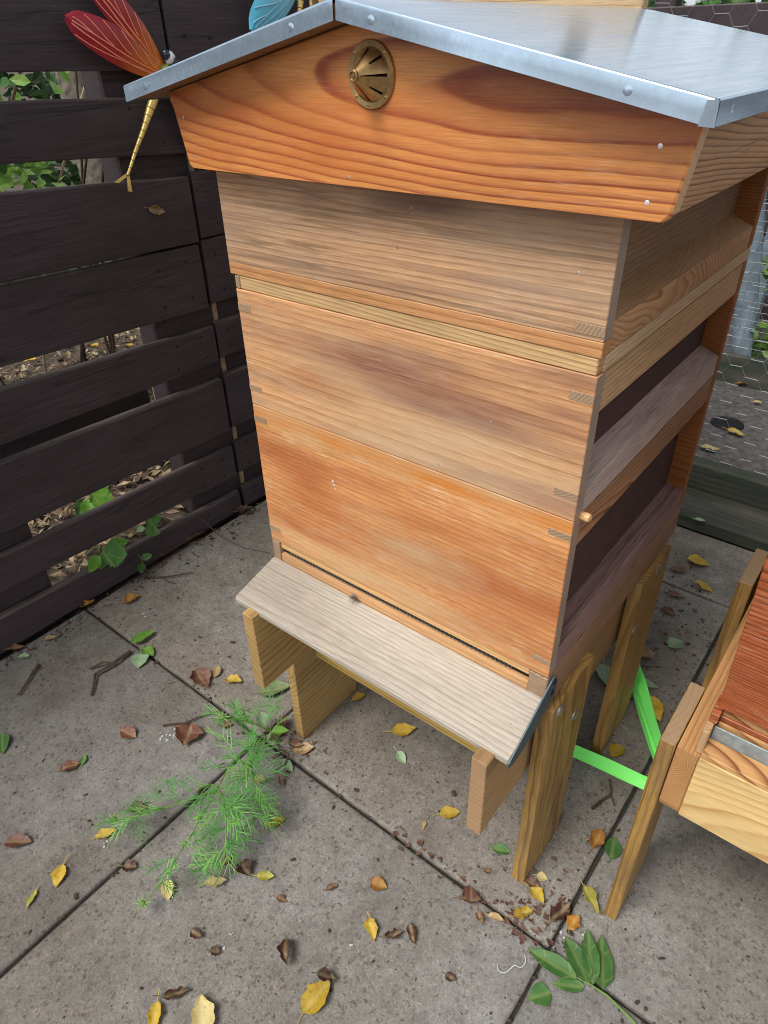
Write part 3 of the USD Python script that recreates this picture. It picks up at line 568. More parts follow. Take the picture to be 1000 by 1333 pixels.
# roof: gables, sides, boards, sheet metal
RX, RIDGE, SL = .226, 1.112, .2045
def slope_z(x): return RIDGE - SL * abs(x - RX)
gz = lambda x: slope_z(x) - .0145
gpoly = [(-.013, .9745), (-.018, .978), (-.033, gz(-.033)), (.233, gz(RX) - .0015), (.219, gz(RX) - .0015), (.511, gz(.511)), (.5015, .980), (.4965, .9745)]
obj('gable_panel', prism(np.array(gpoly), 1, -.025, -.006, .0018), M['gable'], hive)
obj('gable_panel', prism(np.array(gpoly), 1, .545, .564, .0018), M['gable'], hive)
for s in (-1, 1):
    if s > 0: poly = [(.4955, .9765), (.5035, .9765), (.5115, gz(.513)), (.494, gz(.494))]; poly = [(.482, .9775), (.4995, .9775), (.5095, gz(.5095)), (.492, gz(.492))]
    else: poly = [(.0005, .9775), (-.017, .9775), (-.0315, gz(-.0315)), (-.014, gz(-.014))]
    obj('roof_side', prism(np.array(poly), 1, -.0055, .5445, .001), M['roof_side'], hive)
    xa, xb = (RX + .0005, .5215) if s > 0 else (-.0695, RX - .0005)
    poly = [(xa, slope_z(xa) - .0034), (xb, slope_z(xb) - .0034), (xb, slope_z(xb) - .0140), (xa, slope_z(xa) - .0140)]
    obj('roof_board', prism(np.array(poly), 1, -.0485, .5785, .001), M['roof_board'], hive)
def sheet(p, q, r, s_, t=.0008):
    """thin plate from four corners with thickness"""
    p, q, r, s_ = map(np.array, (p, q, r, s_)); n = np.cross(q - p, s_ - p); n = n / np.linalg.norm(n) * t
    return hull([p, q, r, s_, p - n, q - n, r - n, s_ - n])
YF, YB, XL, XR, D = -.0500, .5800, -.0715, .5235, .0150
ns = 40
ys = np.linspace(YF, YB, ns); xs = np.concatenate([np.linspace(XL, RX, 24), np.linspace(RX, XR, 24)[1:]])
P = np.zeros((len(xs), ns, 3))
for i, x in enumerate(xs):
    for j, y in enumerate(ys):
        e = min(x - XL, XR - x, y - YF, YB - y); wob = .0011 * float(meshkit.noise(np.array([[x * 6, y * 5, 2.2]]))[0]) * min(1, e * 12)
        rr = .0003 * math.exp(-(e / .002) ** 2)
        P[i, j] = (x, y, slope_z(x) + wob - rr + (-.0006 if abs(x - RX) < 1e-6 else 0))
mc = obj('metal_cover', grid_surface(P, .0008), M['galv'], hive, smooth=22)
def flange(a, b, out):
    """folded-down edge from a to b (top edge), D deep, with a rounded arris and slight waviness"""
    a, b, out = map(lambda v: np.array(v, float), (a, b, out)); n = 40; G = []
    for i in range(n):
        t = i / (n - 1); p = a + (b - a) * t; w = .0006 * float(meshkit.noise(np.array([[p[0] * 22, p[1] * 22, 7.7]]))[0])
        G.append([p + out * .0 + (0, 0, -.0002), p + out * (.0006) + (0, 0, -.0007), p + out * (.0010 + w * .3) + (0, 0, -.0020), p + out * (.0008 + w) + (0, 0, -D * .6), p + out * (.0008 + w * 1.6) + (0, 0, -D), p + out * (.0001 + w) + (0, 0, -D + .0004)])
    return grid_surface(np.array(G))
for nm, a, b, out in (('front_flange', (XL, YF, slope_z(XL)), (RX - .0014, YF, RIDGE), (0, -1, 0)), ('front_flange', (RX + .0014, YF, RIDGE), (XR - .0022, YF, slope_z(XR)), (0, -1, 0)),
                      ('side_flange', (XR, YF, slope_z(XR)), (XR, YB, slope_z(XR)), (1, 0, 0)), ('side_flange', (XL, YF, slope_z(XL)), (XL, YB, slope_z(XL)), (-1, 0, 0)),
                      ('rear_flange', (XL, YB, slope_z(XL)), (XR, YB, slope_z(XR)), (0, 1, 0))):
    if nm == 'rear_flange':
        for a, b in (((XL, YB, slope_z(XL)), (RX, YB, RIDGE)), ((RX, YB, RIDGE), (XR, YB, slope_z(XR)))): obj(nm, flange(a, b, out), M['galv'], mc, smooth=50)
    else: obj(nm, flange(a, b, out), M['galv'], mc, smooth=50)
obj('corner_fold', prism(np.array([(XR - .006, slope_z(XR) - .0006), (XR + .001, slope_z(XR) - .001), (XR + .0013, slope_z(XR) - D - .0004), (XR - .0085, slope_z(XR) - D + .0002)]), 1, YF - .0021, YF - .0012), M['galv'], mc)
for x in (-.034, .178, .262, .468):
    obj('clout_nail', dome_head((x, YF - .0008, slope_z(x) - .0085), (0, -1, 0), .0036, .0007), M['galv'], mc, smooth=40)
for y in (-.02, .17, .40): obj('clout_nail', dome_head((XR + .0006, y, slope_z(XR) - .008), (1, 0, 0), .0036, .0008), M['galv'], mc, smooth=40)
for x, z in ((.4855, 1.0215), (.4835, .9865), (-.015, 1.0215), (-.004, .986), (.21, .982)):
    obj('nail_head', dome_head((x, -.0249, z), (0, -1, 0), .0018 if x > .4 else .0015, .0003), M['white_nail'] if x > .4 else M['nail'], hive)
# brass cone vent with real slots
cv = np.array([.2405, -.0250, 1.0605])
vent = obj('cone_vent', lathe([(.0195, .0002), (.0195, .0020), (.0238, .0024), (.0245, .0015), (.0245, .0)], cv, (0, -1, 0), 40), M['brass'], hive, smooth=40)
obj('vent_back', lathe([(1e-5, .0004), (.0194, .0004)], cv, (0, -1, 0), 30), M['black'], vent)
cone = []
rad = lambda t: .0195 + (.0042 - .0195) * t
dep = lambda t: .0018 + .0205 * t
nsec = 96
for k in range(nsec):
    a0, a1 = 2 * np.pi * k / nsec, 2 * np.pi * (k + 1) / nsec; ph = (k % 12)
    segs = [(0, 1)] if ph not in (0, 11) else ([(0, .06), (.93, 1)] if (k // 12 + (ph == 11)) % 2 == 0 else [(0, .06), (.55, 1)])
    for s0, s1 in segs:
        q = [cv + np.array([rad(t) * math.cos(a), -dep(t), rad(t) * math.sin(a)]) for t, a in ((s0, a0), (s1, a0), (s1, a1), (s0, a1))]
        nv = np.array([math.cos((a0 + a1) / 2), -.7, math.sin((a0 + a1) / 2)]) * .0007
        V = q + [p - nv for p in q]; cone.append(hull(V))
obj('vent_cone', cat(cone), M['brass'], vent)
obj('vent_nozzle', lathe([(.0044, .0215), (.0046, .0240), (.0040, .0247), (.0030, .0247), (.0028, .0235), (.0013, .0235), (.0011, .0243), (1e-5, .0243)], cv, (0, -1, 0), 20), M['brass'], vent, smooth=40)
for a in (45, 135, 225, 315, 262):
    obj('rivet', dome_head(cv + np.array([.0217 * math.cos(math.radians(a)), -.0022, .0217 * math.sin(math.radians(a))]), (0, -1, 0), .0014, .0008), M['brass'], vent)

# ------------------------------------------------------------------ hive stands
def bolt(x, y, z, d, parent):
    b = obj('bolt', dome_head((x, y, z), (d, 0, 0), .0085, .0035), M['steel'], parent, smooth=40)
    return b
st = thing('hive_stand', 'timber stand of boards and bolted legs carrying the tall beehive', 'hive stand', (.23, .2, 0))
def leg_mesh(x0, x1, y0, y1, z1): return box(x0, x1, y0, y1, .001, z1, .0009)
obj('leg', leg_mesh(.4505, .4705, .009, .128, .4055), M['stand_leg'], st)
obj('leg', leg_mesh(.4505, .4685, .300, .425, .4055), M['stand_leg'], st)
obj('leg', leg_mesh(-.0045, .0145, -.004, .150, .372), M['stand_rail_pale'], st)
obj('leg', leg_mesh(-.0045, .0145, .300, .425, .4055), M['stand_leg'], st)
obj('rail', box(.4240, .4445, -.103, .46, .262, .4035, .0010), M['stand_rail'], st)
obj('rail', box(.0290, .0505, -.098, .46, .254, .4035, .0010), M['stand_rail_pale'], st)
obj('cross_board', box(.0508, .4237, .016, .036, .231, .402, .0018), M['cross'], st)
obj('cross_board', box(.0508, .4237, .42, .44, .231, .402, .0018), M['cross'], st)
for y in (.05, .09): obj('spacer', box(.4447, .4503, y, y + .03, .33, .40, .001), M['stand_rail'], st)
obj('spacer', box(.4447, .4503, .33, .40, .33, .40, .001), M['stand_rail'], st)
for x0 in (.0147,): 
    obj('spacer', box(x0, .0288, .06, .11, .30, .3715, .001), M['stand_rail'], st); obj('spacer', box(x0, .0288, .33, .40, .30, .40, .001), M['stand_rail'], st)
bolt(.4703, .030, .390, 1, st); bolt(.4703, .093, .320, 1, st); bolt(.4683, .312, .309, 1, st); bolt(.4683, .372, .392, 1, st)
bolt(-.0043, .030, .33, -1, st); bolt(-.0043, .093, .30, -1, st); bolt(-.0043, .335, .33, -1, st); bolt(-.0043, .39, .30, -1, st)

# ------------------------------------------------------------------ neighbouring hive at the right edge
NX, NY = .6065, .044
s2 = thing('hive_stand', 'timber stand with a leg beside the right edge, partly out of frame', 'hive stand', (NX + .23, .25, 0))
obj('leg', leg_mesh(.5865, .6045, .044, .152, .4125), M['nb_leg'], s2)
obj('leg', leg_mesh(.5785, .5985, .388, .488, .4125), M['nb_leg'], s2)
obj('rail', prism(np.array([(NY + .001, .4125), (NY + .56, .4125), (NY + .56, .290), (NY + .03, .290), (NY + .006, .300), (NY + .0005, .312)]), 0, .6058, .6300, .0012), M['nb_end'], s2)
obj('cross_board', box(.6305, 1.05, NY, NY + .021, .304, .4130, .0010), M['nb_pale'], s2)
obj('front_shelf', box(.6308, 1.05, NY + .0006, .0722, .4135, .4212, .0010), M['nb_flame'], s2)
obj('rail', box(1.0505, 1.073, NY, NY + .56, .29, .4125, .002), M['nb_end'], s2)
obj('leg', leg_mesh(1.075, 1.093, .044, .152, .4125), M['nb_leg'], s2); obj('leg', leg_mesh(1.075, 1.093, .388, .488, .4125), M['nb_leg'], s2)
h2 = thing('beehive', 'reddish wooden beehive cut off by the right edge of the photo', 'beehive', (NX + .23, NY + .25, .413))
obj('floor_block', box(.6235, .6312, .0500, .0985, .4132, .4500, .0006), M['nb_strip'], h2)
obj('corner_block', box(.6245, .6335, .0660, .0985, .4505, .4640, .0005), M['nb_red'], h2)
obj('floor', box(.6320, 1.065, .0990, .50, .4132, .4560, .001), M['floor_side'], h2)
obj('metal_strip', box(.6322, 1.05, .0726, .0746, .4140, .4405, .0005), M['zinc'], h2)
for k in range(3): obj('slot_bar', box(.6340, 1.05, .0790 + .004 * k, .0822 + .004 * k, .4300, .4425 + .0065 * k, .0006), M['nb_flame' if k != 1 else 'nb_red'], h2)
obj('box_front', prism(np.array([(.6285, .4645), (1.064, .4645), (1.056, .705), (.6200, .705)]), 1, .0780, .0985, .0010), M['nb_red'], h2)
obj('box_rear', box(.6265, 1.060, .50, .518, .4630, .705, .0010), M['nb_red'], h2)
obj('box_side', box(.6285, .6465, .0990, .4995, .4640, .7045, .0010), M['nb_strip'], h2)
obj('box_side', box(1.042, 1.060, .0990, .4995, .4630, .7045, .0010), M['nb_strip'], h2)
obj('upper_box', box(.6200, 1.060, .0780, .518, .7055, .93, .0012), M['nb_red'], h2)
rf = obj('roof', box(.612, 1.070, .0700, .526, .9150, .998, .002), M['nb_pale'], h2)
obj('metal_cover', box(.610, 1.072, .0680, .528, .9983, 1.0, .0006), M['galv'], rf)

# ------------------------------------------------------------------ third hive behind: its gable shows above the ridge
h3 = thing('beehive', 'pale wooden hive whose weathered board shows just above the metal ridge', 'beehive', (-.1, .87, 0))
obj('box', box(-.40, .03, .665, 1.05, .44, 1.09, .002), M['back_wood'], h3)
obj('gable_panel', prism(np.array([(-.36, 1.06), (.198, 1.06), (.212, 1.175), (-.10, 1.235), (-.43, 1.175)]), 1, .625, .645, .0015), M['back_wood'], h3)
obj('gable_edge', box(-.437, -.4305, .627, .66, 1.07, 1.19, .001), M['crown'], h3)
obj('roof', prism(np.array([(-.40, 1.085), (.03, 1.085), (.03, 1.185), (-.10, 1.225), (-.41, 1.17)]), 1, .6455, 1.05, .0015), M['back_wood'], h3)
for x in (-.40, .01):
    for y in (.68, 1.01): obj('leg', box(x, x + .02, y, y + .03, -.009 + .01, .44, .001), M['stand_leg'], h3)

# (x, y, z, length, heading, kind, width, curl, label)
LEAVES = [
    (-0.433, -0.358, 0, 0.05, -27, 'green', 0.55, 0.2, 'dark green leaf half cut off by the left picture edge'),
    (-0.166, -0.132, 0, 0.059, -56, 'brown', 0.8, 0.8, 'crumpled dark brown leaf above the feathery plant, on the slab near the fence'),
    (-0.261, -0.199, 0, 0.041, 17, 'brown', 0.7, 0.6, 'flat russet leaf scrap beside white bird droppings'),
    (-0.285, -0.308, 0, 0.04, 64, 'brown', 0.6, 0.7, 'purplish brown leaf with a thin stalk near the left edge'),
    (-0.222, -0.439, 0, 0.054, 38, 'brown', 0.5, 0.4, 'wide oval brown leaf at the left edge of the paving'),
    (-0.116, -0.426, 0, 0.039, -50, 'yellow', 0.5, 0.5, 'golden yellow leaf left of the long paving joint'),
    (-0.117, -0.473, 0, 0.03, -62, 'olive', 0.3, 0.5, 'narrow pink and green folded leaf by pebbles at lower left'),
    (-0.039, -0.35, 0, 0.027, 38, 'dark', 0.7, 0.8, 'dark shrivelled leaf on the joint below the feathery plant'),
    (0.04, -0.335, 0, 0.032, -37, 'pale', 0.6, 0.4, 'pale yellow leaf under the tip of the feathery plant'),
    (0.09, -0.282, 0, 0.035, 48, 'pale', 0.42, 0.6, 'pale straw leaf pointing right beneath the feathery plant'),
    (0.11, -0.239, 0, 0.035, -15, 'dark', 0.8, 0.8, 'dark brown folded leaf at the right side of the feathery plant'),
    (0.077, -0.247, 0, 0.02, 83, 'brown', 0.7, 0.6, 'small chestnut leaf touching the feathery plant at lower right'),
    (0.145, -0.228, 0, 0.029, 38, 'olive', 0.5, 0.6, 'half green half yellow curled leaf right of the feathery plant'),
    (0.094, -0.153, 0, 0.035, 71, 'yellow', 0.4, 0.5, 'bright yellow leaf lying alone right of the feathery plant'),
    (0.19, -0.237, 0, 0.02, 19, 'brown', 0.6, 0.7, 'tiny maroon leaf in the open slab below the yellow leaf'),
    (0.25, -0.284, 0, 0.05, -40, 'dark', 0.35, 1.2, 'long dark brown curled leaf standing on edge in the front slab'),
    (0.322, -0.3, 0, 0.054, 86, 'yellow', 0.58, 0.35, 'large orange and yellow leaf in the bottom foreground'),
    (0.317, -0.276, 0.006, 0.033, 29, 'dark', 0.4, 1.0, 'brown curled scrap resting on top of the large orange leaf'),
    (0.216, -0.41, 0, 0.052, 146, 'pale', 0.6, 0.5, 'buff yellow leaf with upright stalk cut by the bottom edge'),
    (0.164, -0.45, 0, 0.039, -48, 'yellow', 0.45, 0.5, 'yellow leaf cut by the bottom edge beside a curled dark one'),
    (0.164, -0.418, 0, 0.04, 52, 'dark', 0.3, 1.2, 'blackish curled leaf above the bottom edge'),
    (0.167, -0.348, 0, 0.018, 38, 'dark', 0.8, 0.9, 'round blackish blob of leaf in the front left slab'),
    (0.126, -0.349, 0, 0.025, 12, 'dark', 0.5, 1.0, 'small dark star shaped leaf scrap in the front left slab'),
    (0.327, -0.185, 0, 0.032, -40, 'yellow', 0.5, 0.8, 'folded yellow leaf with long stalk in the middle of the front slab'),
    (0.294, -0.129, 0, 0.031, 18, 'orange', 0.7, 0.6, 'orange brown leaf in the middle of the front slab'),
    (0.239, -0.176, 0, 0.021, 58, 'brown', 0.5, 0.8, 'small thin russet leaf left of the orange brown one'),
    (0.029, -0.021, 0, 0.045, 47, 'tan', 0.6, 0.5, 'tan leaf beside the front left leg of the hive stand'),
    (0.029, -0.064, 0, 0.035, -3, 'palegreen', 0.5, 0.3, 'pale sage leaf on the joint near the front left leg'),
    (-0.033, -0.014, 0, 0.055, 108, 'brown', 0.35, 1.0, 'dark red curled leaf against the front left leg'),
    (0.012, -0.023, 0, 0.033, 26, 'brown', 0.5, 0.9, 'brown leaf tucked under the tan leaf at the stand leg'),
    (-0.128, -0.071, 0, 0.027, 37, 'brown', 0.7, 0.6, 'small cinnamon leaf above the feathery plant'),
    (-0.118, -0.343, 0, 0.035, 61, 'yellow', 0.45, 0.6, 'yellow and brown leaf beneath the left bud of the feathery plant'),
    (-0.112, -0.284, 0, 0.035, 37, 'dark', 0.7, 0.9, 'dark rotted leaf behind the left stem of the feathery plant'),
    (0.016, -0.118, 0.01, 0.025, 37, 'pale', 0.6, 0.5, 'pale yellow leaf caught in the top of the feathery plant'),
    (-0.279, -0.283, 0, 0.023, 131, 'green', 0.5, 0.3, 'tiny green leaf beside the purplish brown one'),
    (0.046, -0.093, 0, 0.022, -36, 'brown', 0.5, 0.8, 'tiny red leaf right of the feathery plant'),
    (0.152, 0.124, 0, 0.05, 49, 'yellow', 0.5, 0.5, 'yellow leaf with pale stalk under the hive stand cross board'),
    (0.184, 0.076, 0, 0.031, -26, 'palegreen', 0.55, 0.3, 'whitish green leaf under the middle of the landing board'),
    (0.315, 0.038, 0, 0.037, 46, 'yellow', 0.6, 0.3, 'lemon yellow leaf left of the right rail end'),
    (0.293, -0.007, 0, 0.025, -73, 'tan', 0.3, 0.6, 'sliver of tan leaf left of the lemon yellow leaf'),
    (0.417, 0.035, 0, 0.031, 22, 'green', 0.6, 0.3, 'rounded green leaf left of the front right leg foot'),
    (0.419, -0.063, 0, 0.034, 28, 'brown', 0.85, 1.0, 'rolled reddish brown leaf sitting on the front joint'),
    (0.444, -0.074, 0, 0.023, -37, 'brown', 0.5, 0.8, 'narrow brown leaf hanging into the front joint'),
    (0.462, -0.06, 0, 0.028, 18, 'tan', 0.4, 0.7, 'tan twisted leaf right of the rolled brown leaf'),
    (0.492, -0.032, 0, 0.033, 56, 'yellow', 0.45, 0.9, 'bright yellow folded leaf below the front right leg'),
    (0.495, 0.007, 0, 0.03, -18, 'yellow', 0.55, 0.7, 'yellow ragged leaf just below the front right leg foot'),
    (0.489, 0.036, 0, 0.018, 16, 'pale', 0.8, 0.3, 'small square cream leaf piece at the front right leg foot'),
    (0.481, 0.017, 0, 0.026, 5, 'brown', 0.6, 0.9, 'brown leaf crumbs at the front right leg foot'),
    (0.535, 0.002, 0, 0.049, 72, 'dark', 0.5, 1.0, 'torn dark leaf left of the crossing of two joints'),
    (0.558, 0.003, 0, 0.034, 88, 'orange', 0.6, 0.8, 'yellow and brown leaf at the crossing of two joints'),
    (0.562, 0.05, 0, 0.048, -39, 'olive', 0.3, 0.8, 'long yellow green and brown leaf beside the neighbouring leg'),
    (0.532, 0.143, 0, 0.046, 89, 'orange', 0.45, 0.9, 'curled orange yellow leaf between the two stands'),
    (0.557, 0.148, 0, 0.041, 104, 'green', 0.65, 0.2, 'oval green leaf beside the neighbouring leg'),
    (0.489, 0.326, 0, 0.038, 76, 'yellow', 0.7, 0.4, 'ochre leaf with bent stalk in front of the rear right leg'),
    (0.378, -0.154, 0, 0.031, -43, 'dark', 0.4, 1.1, 'dark curled leaf standing in the middle of the front slab'),
    (0.357, -0.175, 0, 0.033, 56, 'dark', 0.4, 1.1, 'dark torn leaf left of the curled standing one'),
    (0.453, -0.167, 0, 0.018, 10, 'dark', 0.6, 0.9, 'small dark red leaf alone in the lower middle'),
    (0.417, -0.008, 0, 0.017, 17, 'brown', 0.6, 0.8, 'small brown scrap right of the front joint'),
    (0.505, 0.453, 0.004, 0.071, -44, 'yellow', 0.55, 0.4, 'big ochre leaf behind the green strap'),
    (0.429, 0.965, 0, 0.055, 10, 'yellow', 0.6, 0.4, 'yellow leaf on the far slab nearest the timber edging'),
    (0.469, 0.879, 0, 0.047, -7, 'yellow', 0.45, 0.8, 'ragged yellow leaf on the far slab below the first one'),
    (0.481, 0.657, 0, 0.039, 61, 'palegreen', 0.85, 0.3, 'round grey green leaf between the two hives'),
    (0.444, 0.59, 0, 0.042, 50, 'tan', 0.6, 0.8, 'tan curled leaf beside the rear right leg'),
    (0.403, 0.908, 0, 0.048, 20, 'brown', 0.5, 0.5, 'dull purple leaf near the rear bolt of the stand'),
    (0.429, 0.812, 0, 0.049, 17, 'brown', 0.35, 0.6, 'long mauve brown leaf on the dirty far slab'),
    (0.434, 0.747, 0, 0.042, -4, 'brown', 0.4, 0.8, 'curled pinkish brown leaf on the far slab'),
    (0.473, 0.501, 0.01, 0.051, 16, 'palegreen', 0.4, 0.4, 'bluish green pointed leaf behind the strap'),
    (0.397, 0.481, 0.004, 0.053, -59, 'palegreen', 0.6, 0.4, 'grey green leaf in the shade behind the front right leg'),
    (-0.588, 0.033, 0, 0.048, 78, 'orange', 0.55, 0.7, 'rust coloured leaf on the slab nearest the fence'),
    (-0.454, -0.027, 0.004, 0.062, 84, 'lime', 0.4, 0.4, 'bright lime green leaf on the joint near the fence'),
    (-0.412, -0.045, 0, 0.04, 1, 'lime', 0.6, 0.3, 'small pointed green leaf below the lime green leaf'),
    (-0.404, -0.072, 0, 0.044, -43, 'palegreen', 0.85, 0.3, 'round mint leaf below the lime green leaf'),
    (-0.256, -0.027, 0, 0.064, -11, 'brown', 0.7, 0.8, 'dark crumpled leaf left of the pair of yellow leaves'),
    (-0.248, 0.007, 0, 0.036, -56, 'tan', 0.6, 0.4, 'small tan leaf near the left rail end'),
    (-0.202, 0.013, 0, 0.037, 25, 'yellow', 0.55, 0.5, 'yellow leaf left of the left rail end'),
    (-0.117, 0.047, 0, 0.07, 53, 'mottled', 0.6, 0.25, 'large mottled green leaf under the left rail end'),
    (0.033, 0.134, 0, 0.032, 74, 'yellow', 0.5, 0.6, 'yellow leaf behind the front left leg'),
    (-0.624, -0.153, 0, 0.029, 52, 'tan', 0.5, 0.6, 'dull yellow leaf near the fence foot at left'),
    (-0.618, -0.217, 0, 0.027, 37, 'palegreen', 0.5, 0.5, 'small greyish green leaf near the left edge by the fence'),
    (-0.663, 0.19, 0.005, 0.049, 88, 'brown', 0.45, 0.9, 'rusty curled leaf leaning on the fence foot, left of a pair'),
    (-0.652, 0.281, 0.005, 0.068, 95, 'brown', 0.4, 0.9, 'rusty long leaf along the fence foot'),
    (-0.641, 0.44, 0.005, 0.055, 55, 'dark', 0.6, 0.9, 'dark leaf heap in the corner of the fence and hive'),
    (-0.664, -0.125, 0.003, 0.034, 70, 'dark', 0.5, 0.9, 'dark wet leaf at the fence foot left of the slab joint'),
    (-0.65, -0.217, 0.003, 0.038, 69, 'brown', 0.4, 0.8, 'brown narrow leaf at the fence foot by the left edge'),
    (-0.648, -0.039, 0.003, 0.034, 103, 'orange', 0.5, 0.9, 'cinnamon leaf wedged where the joint meets the fence'),
    (0.264, 1.883, 0.1, 0.052, 22, 'orange', 0.5, 0.6, 'russet leaf against the far mesh board'),
    (0.343, 1.508, 0.1, 0.058, -12, 'yellow', 0.4, 0.7, 'yellow leaf below the dark round lid in the wire run'),
    (0.309, 1.363, 0.1, 0.056, 13, 'pale', 0.45, 0.7, 'cream leaf on the soil above the timber edging'),
    (0.337, 1.76, 0.1, 0.031, 9, 'tan', 0.6, 0.5, 'small tan leaf on the soil of the wire run'),
    (0.384, 1.1, 0.034, 0.026, 17, 'palegreen', 0.6, 0.3, 'pale green leaf on the low timber edging'),
]

# ------------------------------------------------------------------ wire run on the right
run = thing('run_soil', kind='structure')
def rough_sheet(x0, x1, y0, y1, z, amp, n, m, sc):
    X, Y = np.meshgrid(np.linspace(x0, x1, n), np.linspace(y0, y1, m), indexing='ij')
    p = np.stack([X.ravel() * sc, Y.ravel() * sc, np.full(X.size, z * 3.0)], 1)
    return grid_surface(np.stack([X, Y, z + amp * meshkit.fbm(p).reshape(X.shape)], -1))
obj('soil_surface', rough_sheet(-.62, 2.6, 1.26, 2.62, .088, .014, 130, 60, 7), M['run_soil'], run, smooth=True)
low = obj('timber_edging', box(-.62, 1.9, 1.108, 1.252, -.008, .034, .005), M['timber'], label='low greenish timber lying flat on the slabs below the taller beam', cat='timber', smooth=False)
beam = obj('timber_edging', box(-.62, 1.9, 1.2535, 1.300, -.02, .108, .004), M['timber'], label='damp dark timber beam on edge holding back the soil of the wire run', cat='timber')
far = obj('timber_edging', box(-.40, 1.8, 1.885, 1.91, .06, .192, .003), M['timber'], label='grey timber board along the foot of the square mesh panel', cat='timber')
# hexagon netting
def hexnet(x0, x1, z0, z1, y, flat, seed):
    s = flat / math.sqrt(3); out = []; nx = int((x1 - x0) / (1.5 * s)) + 1; nz = int((z1 - z0) / flat) + 1
    def J(x, z):
        q = np.array([[x * 4.1, z * 4.1, seed]]); a = float(meshkit.noise(q)[0]); b = float(meshkit.noise(q + 9)[0]); c = float(meshkit.noise(q * .5 + 4)[0])
        k = np.array([[round(x, 3) * 311, round(z, 3) * 277, seed]]); e = float(meshkit.noise(k)[0])
        return np.array([x + .011 * a + .003 * e, y + .03 * c, z + .012 * b - .003 * e])
    for i in range(nx):
        for j in range(nz):
            cx, cz = x0 + 1.5 * s * i, z0 + flat * (j + .5 * (i % 2)); V = [(cx + s * math.cos(a), cz + s * math.sin(a)) for a in np.radians((0, 60, 120, 180))]
            for k in range(3):
                a, b = V[k], V[k + 1]; m_ = ((a[0] + b[0]) / 2, (a[1] + b[1]) / 2)
                pts = [J(*a), (J(*a) + J(*b)) / 2 + (J(*m_) - (J(*a) + J(*b)) / 2) * .3, J(*b)]
                out.append(tube(pts, .0009 if k == 1 else .0005, 4))
    return cat(out)
net = thing('wire_netting', 'hexagonal chicken wire hanging over the timber edging at the right', 'wire netting', (.5, 1.28, .1))
obj('wire', hexnet(-.15, 1.25, .085, 1.50, 1.275, .05, 3.3), M['mesh_wire'], net)
obj('top_wire', tube([(-.2, 1.276, 1.5), (.5, 1.276, 1.495), (1.3, 1.276, 1.5)], .0015, 5), M['mesh_wire'], net)
for x in (-.18, 1.28): obj('post', box(x, x + .04, 1.302, 1.345, .0, 1.56, .003), M['timber'], net)
sq = thing('mesh_panel', 'square welded wire mesh panel standing on the far timber board', 'mesh panel', (.5, 1.9, .19))
ws = [tube([(x, 1.897, .185), (x, 1.897 + .004 * math.sin(x * 9), .6), (x, 1.897, .98)], .0007, 4) for x in np.arange(-.35, 1.3, .030)]
ws += [tube([(-.36, 1.8985, z), (.4, 1.8985 + .004 * math.sin(z * 7), z - .002), (1.3, 1.8985, z)], .0007, 4) for z in np.arange(.19, .99, .030)]
obj('wire', cat(ws), M['mesh_wire'], sq)
obj('blue_post', tube([(.235, 1.955, .05), (.19, 1.955, .35), (.115, 1.955, .75), (.06, 1.955, 1.05)], .034, 14), M['post_paint'], label='pale blue grey post behind the square mesh', cat='post', smooth=40)
obj('drain_lid', lathe([(1e-5, .004), (.035, .004), (.044, .008), (.048, .006), (.050, 0)], (.302, 1.575, .09), (0, 0, 1), 28), M['screw'], label='dark round lid with bits of debris lying on the soil', cat='lid', smooth=30)
# rear fence of dark boards
f3 = thing('slatted_fence', 'dark board fence at the back of the wire run', 'fence', (.5, 2.66, 0))
for k in range(9):
    z0 = .03 + k * .128
    obj('board', board_mesh(-.6, 3.4, z0, z0 + .004, z0 + .112, z0 + .116, 0, .02, 50 + k, 14).apply_transform(np.array([[0, 1, 0, 0], [1, 0, 0, 2.655], [0, 0, 1, 0], [0, 0, 0, 1.0]])), M['fence'], f3)
for x in (-.55, .75, 2.05, 3.3): obj('post', box(x, x + .08, 2.678, 2.75, -.02, 1.24, .004), M['fence'], f3)
obj('teal_post', box(.485, .535, 2.36, 2.41, .05, 1.55, .004), M['teal_paint'], label='teal painted post at the upper right edge behind the netting', cat='post')
obj('grey_post', box(.115, .165, 2.36, 2.41, .05, 1.6, .004), M['post_paint'], label='pale grey post above the right end of the metal ridge', cat='post')

